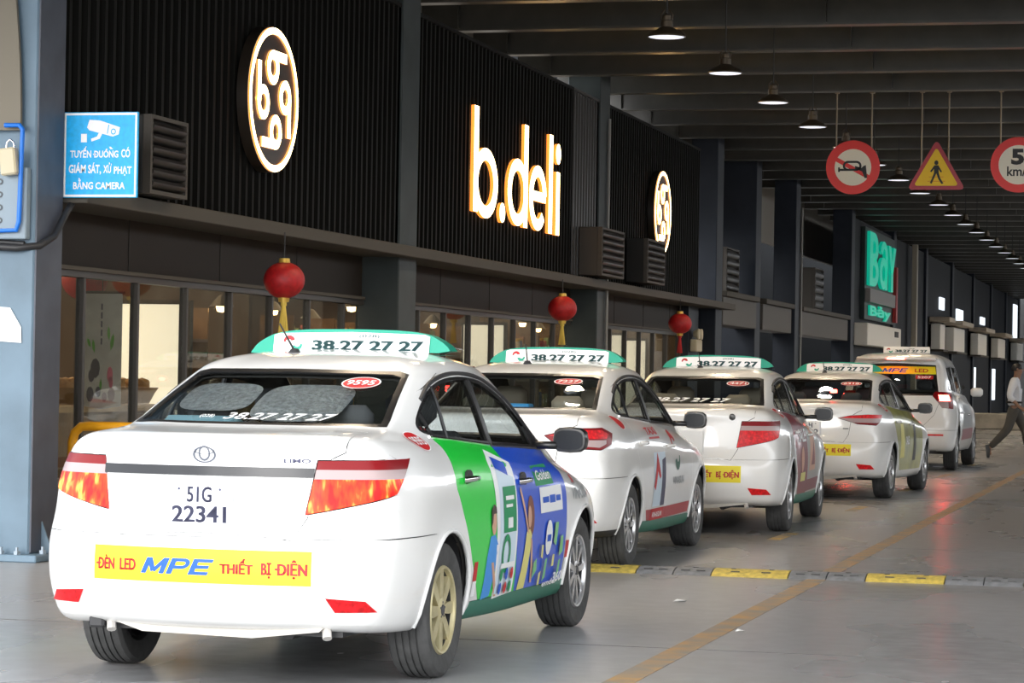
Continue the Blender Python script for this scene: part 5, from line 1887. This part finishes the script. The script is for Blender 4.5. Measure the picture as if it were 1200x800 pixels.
# ---- second taxi
wrap2 = [('rear_door', [(0, .30), (1.4, .30), (1.4, .385), (0, .385)], slot(mat('stripe_red_paint', (.42, .03, .04), .4))), ('front_door', [(.9, .30), (2.3, .30), (2.3, .385), (.9, .385)], slot(mat('stripe_red_paint', (.42, .03, .04), .4)))]
c2 = build_sedan('taxi_sedan', 'white taxi sedan with white door handles, red side stripe and round cornered tail lamps', (-4.63, 18.22, -.002), 'B', ('alloy', 'alloy'), wrap2, beige=True)
roof_sign(c2, 1.05, 1.448, half=.53, pw=.40)
antenna(c2, -.12, .62, 1.43, .1)
door_handles(c2, PAINT, False)
lower_details(c2)
rear_sticker(c2, -.49, .49, .46, .605)
oval_sticker(c2, 'rear', .30, 1.312, .10, .022, '7227')
oval_sticker(c2, 'right', -.12, 1.03, .10, .05, None)
number_plate(c2, -.915, -.14, .14, .70, .885, '51F', '80174', c2.trunk)
c2.decal('door_lettering', [(INKRED, join2(fit(text2d('TAXI', .03), .55, .95, .93, .985), rect(.60, .98, .90, .915)))], 'right', c2.rd[0])
c2.decal('poster_print', [(PALE, rect(.66, 1.08, .40, .80)), (mat('print_navy', (.05, .05, .10), .5), poly2((.93, .40), (1.08, .40), (1.08, .76), (.95, .74))), (INKRED, poly2((.66, .55), (.78, .80), (.90, .62), (.86, .60), (.78, .66), (.72, .52)))], 'right', c2.rd[0])
c2.decal('red_label', [(INKRED, rect(.64, 1.09, .30, .385)), (WHITEP, fit(text2d('VINASUN', .02), .69, 1.04, .32, .36))], 'right', c2.rd[0])
c2.decal('logo_print', [(INKRED, comma(1.50, .86, .10, 1)), (mat('print_green_dark', (.02, .12, .08), .5), comma(1.56, .74, .10, -1)), (GREYINK, fit(text2d('VINASUN', .02), 1.36, 1.80, .54, .60))], 'right', c2.fd[0])
bx('tissue_box', (-.10, -.10, 1.06), (.08, .04, 1.15), mat('tissue_blue', (.05, .35, .75), .5), c2.root, .01)
bx('shelf_cloth', (-.40, -.12, 1.06), (.36, .05, 1.085), mat('dash_cloth', (.22, .38, .45), .7), c2.root, .01)

# ---- third taxi
wrap3 = [('rear_door', [(0, .2), (1.4, .2), (1.4, 1.05), (0, 1.06)], sM), ('front_door', [(.9, .31), (2.3, .31), (2.3, .42), (.9, .42)], sM)]
c3 = build_sedan('taxi_sedan', 'white taxi sedan with maroon printed rear doors and bright red tail lamps', (-4.23, 23.2, .03), 'A', ('alloy', 'alloy'), wrap3, beige=True, sill=True)
for o in c3.tl:
    for i, m in enumerate(o.data.materials):
        if m == LENSORG: o.data.materials[i] = LENSBR
roof_sign(c3, 1.05, 1.448, half=.53, pw=.40)
antenna(c3, -.12, .72, 1.435, 0)
door_handles(c3, PAINT, False)
lower_details(c3)
rear_sticker(c3, -.49, .49, .455, .60)
oval_sticker(c3, 'rear', .31, 1.308, .10, .024, '4471')
oval_sticker(c3, 'right', -.08, 1.05, .11, .045, '4471')
bx('blank_plate', (-.16, -.915, .70), (.16, -.89, .90), WHITEP, c3.trunk)
c3.decal('door_print', [(SKIN, disc(.72, .62, .10, .12, 14)), (DRESS, rect(.60, .95, .42, .50)), (WHITEP, fit(text2d('SALE', .03), .45, .98, .78, .90))], 'right', c3.rd[0])
c3.decal('fender_print', [(SKIN, poly2((1.25, .50), (1.75, .50), (1.70, .90), (1.35, .92))), (sM and WMAROON, poly2((1.40, .55), (1.70, .55), (1.62, .80)))], 'right', c3.fd[0])
c3.decal('window_lettering', [(WHITEP, fit(text2d('38.27 27 27', .03, .25), -.40, .30, 1.14, 1.175))], 'rear', None, .03)
oc = MB().mat(BLACKTRIM); p_, n_ = c3.hit('rear', .40, 1.02); oc.lathe([(0, -.02), (.022, -.018), (.03, 0)], p_, 'Y', 12); oc.build('boot_lock', c3.trunk)

# ---- fourth taxi
wrap4 = [('rear_door', [(0, .2), (1.4, .2), (1.4, 1.05), (0, 1.06)], sO), ('front_door', [(.9, .2), (2.3, .2), (2.3, 1.1), (.9, 1.1)], sO)]
c4 = build_sedan('taxi_sedan', 'white taxi sedan with olive wrapped doors and slim lit tail lamps', (-4.10, 30.4, -.05), 'C', ('alloy', 'alloy'), wrap4, sill=False)
roof_sign(c4, 1.05, 1.448, half=.53, pw=.40)
antenna(c4, -.10, .62, 1.43, 0)
door_handles(c4, PAINT, False)
lower_details(c4)
rear_sticker(c4, -.49, .49, .50, .63)
oval_sticker(c4, 'rear', .30, 1.312, .12, .022, '6318')
oval_sticker(c4, 'right', -.10, 1.04, .10, .05, '6318')
number_plate(c4, -.915, -.14, .14, .72, .885, '51H', '30592', c4.trunk)
c4.decal('figure_print', [(mat('print_charcoal', (.05, .05, .045), .5), poly2((1.4, .40), (1.65, .40), (1.6, .85), (1.45, .90)))], 'right', c4.fd[0])
c4.decal('door_print', [(DRESS, poly2((.45, .45), (.75, .45), (.70, .85), (.50, .85))), (WHITEP, fit(text2d('SALE', .03), .85, 1.08, .60, .70))], 'right', c4.rd[0])
bk = MB().mat(LAMPHOT); bk.box((.06, .12, 1.20), (.14, .16, 1.245), .01); bk.build('brake_lamp', c4.root)
bx('tail_badge', (.40, -.905, .80), (.46, -.88, .815), GREYINK, c4.trunk)

# ---- fifth taxi: tall people carrier
def build_mpv(name, label, pose):
    x, y, rz = pose
    sh = Shell(MPV)
    car = Car(name, label, (x, y, 0), rz, sh)
    YR, YF = .0, 2.75
    for yc in (YR, YF):
        pts = [(yc + .375 * math.cos(2 * PI * k / 28), .34 + .375 * math.sin(2 * PI * k / 28)) for k in range(28)]
        fs = sh.cut(pts, Y3, Z3, lambda c, n: c.x > .45 and abs(c.y - yc) < .6 and c.z < .9)
        bmesh.ops.delete(sh.bm, geom=fs, context='FACES')
    sd = lambda c, n: c.x > .5 and -.3 < c.y < 2.9 and c.z > .2
    sh.put(sh.cut([(.46, .36), (1.28, .36), (1.18, 1.66), (.35, 1.66), (.30, 1.0), (.36, .7)], Y3, Z3, sd), 'rear_door')
    sh.put(sh.cut([(1.28, .36), (2.30, .36), (2.34, 1.06), (1.75, 1.55), (1.18, 1.66)], Y3, Z3, sd), 'front_door')
    dlo = [(-.62, 1.22), (.3, 1.17), (1.2, 1.14), (2.25, 1.10), (1.72, 1.50), (1.45, 1.585), (.3, 1.60), (-.40, 1.58)]
    dl = lambda c, n: c.x > .5 and -.8 < c.y < 2.5 and 1.05 < c.z < 1.68
    sh.put(sh.cut(dlo, Y3, Z3, dl), None, 1)
    ins = inset_poly(dlo, .02)
    sh.put(sh.cut(clip_poly(ins, -1, 0, -.28), Y3, Z3, dl), 'quarter_glass')
    sh.put(sh.cut(clip_poly(clip_poly(ins, 1, 0, .36), -1, 0, -1.16), Y3, Z3, dl), 'rear_door_window')
    sh.put(sh.cut(clip_poly(clip_poly(ins, 1, 0, 1.26), -1, 0, -2.0), Y3, Z3, dl), 'front_door_window')
    sh.put(sh.cut([(-.1, 0), (1.2, 0), (1.2, .62), (-.1, .62)], X3, Z3, lambda c, n: c.y < -.25 and c.z < .8), 'rear_bumper')
    bk_ = lambda c, n: c.y < -.35 and n.y < -.2
    sh.put(sh.cut([(-.1, .66), (.42, .66), (.60, .85), (.70, 1.12), (.64, 1.60), (-.1, 1.68)], X3, Z3, lambda c, n: bk_(c, n) and c.z > .5), 'tailgate')
    sh.put(sh.cut([(-.1, 1.13), (.66, 1.14), (.585, 1.60), (-.1, 1.63)], X3, Z3, lambda c, n: bk_(c, n) and 1.0 < c.z < 1.7), None, 1)
    sh.put(sh.cut([(-.1, 1.16), (.62, 1.17), (.555, 1.58), (-.1, 1.60)], X3, Z3, lambda c, n: bk_(c, n) and 1.0 < c.z < 1.7), 'rear_window')
    A = Vector((1, 1, 0))
    bq = lambda c, n: c.y < -.25 and c.x > .3 and .7 < c.z < 1.25
    sh.put(sh.cut([(-.42, .98), (-.12, .96), (.0, .82), (.16, .88), (.32, 1.19), (-.20, 1.20)], A, Z3, bq), 'taillight', 2)
    ti = sh.pid('taillight')
    fs = sh.cut([(-.42, .90), (.02, .90), (.02, 1.06), (-.42, 1.06)], A, Z3, bq)
    sh.put([f for f in fs if f[sh.pl] == ti], None, 3)
    fs = sh.cut([(-.16, 1.06), (.10, 1.06), (.10, 1.15), (-.16, 1.15)], A, Z3, bq)
    sh.put([f for f in fs if f[sh.pl] == ti], None, 9)
    sh.put(sh.cut([(-.1, 1.16), (.72, 1.16), (.60, 1.60), (-.1, 1.64)], X3, Z3, lambda c, n: c.y > 1.6 and c.z > 1.05 and n.y > .25 and c.x < .75), 'windscreen')
    sh.put(sh.cut([(-.1, 2.75), (.70, 2.72), (.76, 3.0), (.5, 3.35), (-.1, 3.42)], X3, Y3, lambda c, n: c.y > 2.6 and c.z > .8 and n.z > .4), 'hood')
    sh.bm.normal_update()
    ml = MATLIST
    car.both('body', ml); car.both('rear_bumper', ml); car.both('hood', ml)
    car.trunk = car.both('tailgate', ml)
    car.both('rear_window', [WINGLASS] * 30, offset=-.004, gap=0)
    car.both('windscreen', [WINGLASS] * 30, offset=-.004, gap=0)
    car.rd, car.fd = car.pair('rear_door', ml), car.pair('front_door', ml)
    car.pair('rear_door_window', [SIDEGLASS] * 30, car.rd, offset=-.005, gap=0)
    car.pair('front_door_window', [SIDEGLASS] * 30, car.fd, offset=-.005, gap=0)
    car.pair('quarter_glass', [SIDEGLASS] * 30, offset=-.005, gap=0)
    car.pair('taillight', ml, offset=.006)
    me = sh.take('interior_trim', [TRIMIN] * 30, True, offset=-.028, gap=0, flip=True, skip=['rear_window', 'windscreen', 'rear_door_window', 'front_door_window', 'quarter_glass'])
    link('interior_trim', me, car.root)
    for sx in (1, -1):
        for yc in (YR, YF):
            add_wheel(car.root, sx * .77, yc, 'alloy', .335)
            wl = MB().mat(DARKPL)
            wl.lathe([(.385, sx * .86), (.385, sx * .5), (.05, sx * .5)], (0, yc, .34), 'X', 20, -.15, PI + .15)
            wl.build('wheel_well', car.root, smooth=40)
    ub = MB().mat(DARKPL); ub.box((-.62, -.75, .28), (.62, 3.1, .34)); ub.tube([(-.74, 0, .3), (.74, 0, .3)], .06, 8); ub.build('underbody', car.root)
    for sx in (1, -1):
        m_ = MB().mat(PAINT); m_.box((min(sx * .86, sx * 1.06), 2.02, 1.12), (max(sx * .86, sx * 1.06), 2.12, 1.26), .035)
        m_.build('door_mirror', car.fd[0] if sx > 0 else car.fd[1], smooth=60)
    sp = MB().mat(PAINT); sp.box((-.60, -.80, 1.665), (.60, -.50, 1.715), .02); spo = sp.build('roof_spoiler', car.root, smooth=50)
    hb = MB().mat(LAMPHOT); hb.box((-.13, -.812, 1.675), (.13, -.80, 1.705)); hb.build('high_brake_lamp', spo)
    seats(car, .38, False, .12, .16)
    car.decal('window_banner', [(YELLOWP, poly2((-.60, 1.46), (.60, 1.46), (.575, 1.575), (-.575, 1.575))), (INKBLUE, fit(mpe2d(), -.22, .18, 1.48, 1.545)), (INKRED, join2(fit(text2d('DEN LED', .02), -.52, -.27, 1.485, 1.54), fit(text2d('LED', .02), .28, .48, 1.485, 1.54)))], 'rear')
    car.decal('round_sticker', [(INKRED, rect(.30, .56, 1.385, 1.44)), (WHITEP, fit(text2d('5207', .02), .33, .53, 1.395, 1.43))], 'rear', None, .03)
    number_plate(car, -.955, -.26, .26, .86, .97, '51F', '41873', car.trunk)
    for s in (1, -1): car.decal('reflector', [(LENSBR, rect(min(s * .50, s * .74), max(s * .50, s * .74), .535, .56))], 'rear', lift=.006)
    car.decal('door_print', [(WMAROON, rect(.5, 2.2, .45, .62)), (GREYINK, poly2((.6, .65), (1.9, .65), (1.8, 1.0), (.7, 1.0)))], 'right', car.rd[0])
    roof_sign(car, .55, 1.79, 'small', .36, .10, .35)
    door_handles(car, CHROME, False)
    return car
c5 = build_mpv('taxi_people_carrier', 'tall white taxi people carrier with yellow banner across its rear window', (-4.26, 40.6, -.015))

# ================================================================== THE WALKING MAN
def skin_mesh(name, V, E, rad, m, sub=2, root=0):
    me = bpy.data.meshes.new(name)
    me.from_pydata(V, E, [])
    ob = bpy.data.objects.new(name, me)
    COL.objects.link(ob)
    ob.modifiers.new('skin', 'SKIN').use_smooth_shade = True
    for i, r in enumerate(rad):
        me.skin_vertices[0].data[i].radius = (r, r) if not isinstance(r, tuple) else r
        me.skin_vertices[0].data[i].use_root = (i == root)
    s = ob.modifiers.new('sub', 'SUBSURF'); s.levels = sub; s.render_levels = sub
    dg = bpy.context.evaluated_depsgraph_get()
    out = bpy.data.meshes.new_from_object(ob.evaluated_get(dg))
    bpy.data.objects.remove(ob)
    bpy.data.meshes.remove(me)
    out.materials.clear()
    out.materials.append(m)
    out.name = name
    return out
man = thing('person', 'man in white shirt and dark trousers striding across the lane', 'person', (-2.98, 47.6, 0), -PI / 2)
SKINM = mat('skin_tone', (.30, .16, .10), .55)
J = dict(pel=(0, 0, .92), spi=(0, .01, 1.12), che=(0, .02, 1.30), nec=(0, .03, 1.44), jaw=(0, .06, 1.52), hea=(0, .06, 1.59), top=(0, .045, 1.65),
         lh=(-.09, 0, .88), lk=(-.10, .20, .50), la=(-.10, .26, .09), lt=(-.11, .40, .03), rh=(.09, 0, .88), rk=(.10, -.10, .52), ra=(.11, -.42, .19), rt=(.11, -.40, .05),
         ls=(-.18, .0, 1.38), le=(-.23, -.10, 1.11), lw=(-.24, .04, .90), lp=(-.24, .09, .84), rs=(.18, .0, 1.38), re=(.24, -.08, 1.11), rw=(.23, .10, .93), rp=(.23, .16, .88))
names = list(J)
V = [J[k] for k in names]
ix = {k: i for i, k in enumerate(names)}
E_ = [('pel', 'spi'), ('spi', 'che'), ('che', 'nec'), ('nec', 'jaw'), ('jaw', 'hea'), ('hea', 'top'), ('pel', 'lh'), ('lh', 'lk'), ('lk', 'la'), ('la', 'lt'), ('pel', 'rh'), ('rh', 'rk'), ('rk', 'ra'), ('ra', 'rt'),
      ('che', 'ls'), ('ls', 'le'), ('le', 'lw'), ('lw', 'lp'), ('che', 'rs'), ('rs', 're'), ('re', 'rw'), ('rw', 'rp')]
rad = dict(pel=.115, spi=.11, che=.125, nec=.055, jaw=.075, hea=.092, top=.06, lh=.085, lk=.058, la=.042, lt=.035, rh=.085, rk=.058, ra=.042, rt=.035, ls=.06, le=.042, lw=.030, lp=.034, rs=.06, re=.042, rw=.030, rp=.034)
slim = dict(pel=.085, spi=.09, che=.10, lh=.055, rh=.055, lk=.045, rk=.045, la=.032, ra=.032, lt=.018, rt=.018, ls=.045, rs=.045)
V2, E2, R2 = list(V), [(ix[a], ix[b]) for a, b in E_], [slim.get(k, rad[k]) for k in names]
for side in ('l', 'r'):
    p = Vector(J[side + 'p'])
    for k, (dx, L) in enumerate(((-.026, .062), (-.009, .07), (.009, .066), (.026, .052))):
        a = len(V2)
        V2 += [tuple(p + Vector((dx, .03, -.02))), tuple(p + Vector((dx, .03 + L * .5, -.02 - L * .6))), tuple(p + Vector((dx, .03 + L * .6, -.025 - L * 1.1)))]
        R2 += [.011, .0095, .008]
        E2 += [(ix[side + 'p'], a), (a, a + 1), (a + 1, a + 2)]
    a = len(V2)
    V2 += [tuple(p + Vector((.0, .05, .01))), tuple(p + Vector((.0, .085, -.015)))]
    R2 += [.012, .010]
    E2 += [(ix[side + 'p'], a), (a, a + 1)]
body = link('body', skin_mesh('body', V2, E2, R2, SKINM), man)
def sub_skin(nm, keys, edges, grow, m, extra=None):
    k2 = {k: i for i, k in enumerate(keys)}
    vv = [J[k] if k in J else extra[k][0] for k in keys]
    rr = [(rad[k] + grow) if k in J else extra[k][1] for k in keys]
    return link(nm, skin_mesh(nm, vv, [(k2[a], k2[b]) for a, b in edges], rr, m), man)
SHW = mat('shirt_white_cloth', (.72, .72, .74), .8, bump=(20, .3))
TRO = mat('trouser_charcoal', (.075, .07, .062), .85, bump=(20, .3))
sub_skin('shirt', ['spi', 'pel', 'che', 'ls', 'le', 'rs', 're', 'col', 'lf', 'rf'], [('spi', 'pel'), ('spi', 'che'), ('che', 'ls'), ('ls', 'le'), ('che', 'rs'), ('rs', 're'), ('che', 'col'), ('le', 'lf'), ('re', 'rf')], .022, SHW,
         {'col': ((0, .03, 1.41), .07), 'lf': ((-.235, -.03, 1.0), .05), 'rf': ((.235, .02, 1.02), .05)})
sub_skin('trousers', ['pel', 'lh', 'lk', 'lc', 'rh', 'rk', 'rc', 'wst'], [('pel', 'lh'), ('lh', 'lk'), ('lk', 'lc'), ('pel', 'rh'), ('rh', 'rk'), ('rk', 'rc'), ('pel', 'wst')], .026, TRO,
         {'lc': ((-.10, .255, .12), .07), 'rc': ((.11, -.415, .185), .062), 'wst': ((0, .005, 1.0), .135)})
b = MB().mat(mat('belt_black', (.015, .013, .012), .4)); b.lathe([(.128, .985), (.150, .985), (.150, 1.02), (.128, 1.02)], (0, .005, 0), 'Z', 20); b.build('belt', man)
SHOE = mat('shoe_black', (.02, .02, .02), .4)
for c, ang in (((-.105, .32, .0), 0), ((.11, -.42, .19), -1.42)):
    q = MB().mat(SHOE)
    Vv, Ff = [], []
    prof = [(-.12, .02, .05), (-.11, .036, .085), (-.03, .04, .09), (.06, .046, .06), (.13, .04, .045), (.165, .018, .03)]
    for (yy, w_, h_) in prof:
        Vv += [(-w_, yy, 0), (-w_, yy, h_ * .6), (-w_ * .5, yy, h_), (w_ * .5, yy, h_), (w_, yy, h_ * .6), (w_, yy, 0)]
    for i in range(len(prof) - 1):
        for k in range(6):
            Ff.append((i * 6 + k, i * 6 + (k + 1) % 6, (i + 1) * 6 + (k + 1) % 6, (i + 1) * 6 + k))
    Ff += [tuple(range(6)), tuple(range(30, 36))[::-1]]
    M = Matrix.Rotation(ang, 3, 'X')
    off = Vector(c) - (M @ Vector((0, -.06, .07)) if ang else Vector())
    q.add([off + M @ Vector(v) for v in Vv], Ff)
    q.build('shoe', man, smooth=50)
h = MB().mat(mat('hair_black', (.012, .010, .009), .5))
Vv, Ff = [], []
for i in range(8):
    t = i / 7 * PI * .60
    for k in range(18):
        a = 2 * PI * k / 18
        f = 1.0 if math.sin(a) < .3 else (.86 if i > 4 else 1)
        Vv.append((.098 * math.sin(t) * math.cos(a), .042 + .108 * math.sin(t) * math.sin(a) * f, 1.60 + .105 * math.cos(t) * (1 if i < 6 or math.sin(a) < .2 else .2)))
for i in range(7):
    for k in range(18): Ff.append((i * 18 + k, (i + 1) * 18 + k, (i + 1) * 18 + (k + 1) % 18, i * 18 + (k + 1) % 18))
h.add(Vv, Ff); h.build('hair', man, smooth=80)
f_ = MB().mat(SKINM)
f_.add([(-.016, .145, 1.565), (.016, .145, 1.565), (0, .178, 1.568), (0, .150, 1.612)], [(0, 1, 2), (1, 3, 2), (3, 0, 2), (0, 3, 1)])
f_.build('nose', body, smooth=60)
for s in (-1, 1):
    MB().mat(SKINM).box((s * .095 - .012, .035, 1.555), (s * .095 + .012, .07, 1.615), .01).build('ear', body, smooth=60)
    MB().mat(mat('eye_dark', (.02, .015, .012), .3)).box((s * .035 - .014, .138, 1.596), (s * .035 + .014, .152, 1.606), .004).build('eye', body)
MB().mat(mat('lip_tone', (.24, .09, .07), .5)).box((-.025, .135, 1.532), (.025, .150, 1.540), .003).build('mouth', body)

# ================================================================== RED SCOOTER BY THE COLUMNS
scx = thing('motor_scooter', 'dark red motor scooter parked beside the far columns', 'scooter', (-5.35, 62.0, 0), R(8))
RED = mat('scooter_red', (.20, .012, .016), .3, coat=.6)
for y in (0, 1.22):
    q = MB().mat(RUBBER); q.lathe([(.17, -.045), (.22, -.05), (.255, -.02), (.255, .02), (.22, .05), (.17, .045)], (0, y, .255), 'X', 24); wo = q.build('wheel', scx, smooth=40)
    q = MB().mat(ALLOY); q.lathe([(0, .03), (.05, .03), (.17, .02), (.17, -.02), (0, -.03)], (0, y, .255), 'X', 20); q.build('hub', wo)
q = MB().mat(RED)
q.prism([(-.35, .62), (-.25, .74), (.35, .72), (.50, .45), (.80, .36), (.98, .40), (1.12, .95), (1.04, .98), (.88, .52), (.55, .34), (.15, .32), (-.1, .46)], (-.15, 0, 0), Y3, Z3, (.30, 0, 0)); q.build('body_panel', scx)
q = MB().mat(BLACKTRIM); q.box((-.14, -.32, .72), (.14, .36, .82), .04); q.build('seat', scx, smooth=50)
q = MB().mat(DARKPL); q.tube([(-.34, 1.0, 1.02), (-.12, 1.08, 1.05), (.12, 1.08, 1.05), (.34, 1.0, 1.02)], .018, 8); ho = q.build('handlebar', scx)
for s in (-1, 1):
    q = MB().mat(DARKPL); q.tube([(s * .25, 1.03, 1.04), (s * .32, 1.02, 1.2)], .006, 6); q.lathe([(0, -.01), (.05, -.008), (.05, .01), (0, .012)], (s * .33, 1.02, 1.22), 'Y', 12); q.build('mirror', ho)
q = MB().mat(LENSRED); q.box((-.09, -.39, .60), (.09, -.34, .66), .015); q.build('tail_lamp', scx)
q = MB().mat(DARKPL); q.tube([(.16, -.45, .35), (.16, .3, .27)], .045, 10); q.build('exhaust', scx)
q = MB().mat(RED); q.prism([(-.12, 0), (.12, 0), (.10, .35), (-.10, .35)], (0, 1.12, .62), X3, Z3, (0, .05, 0)); q.build('front_shield', scx)
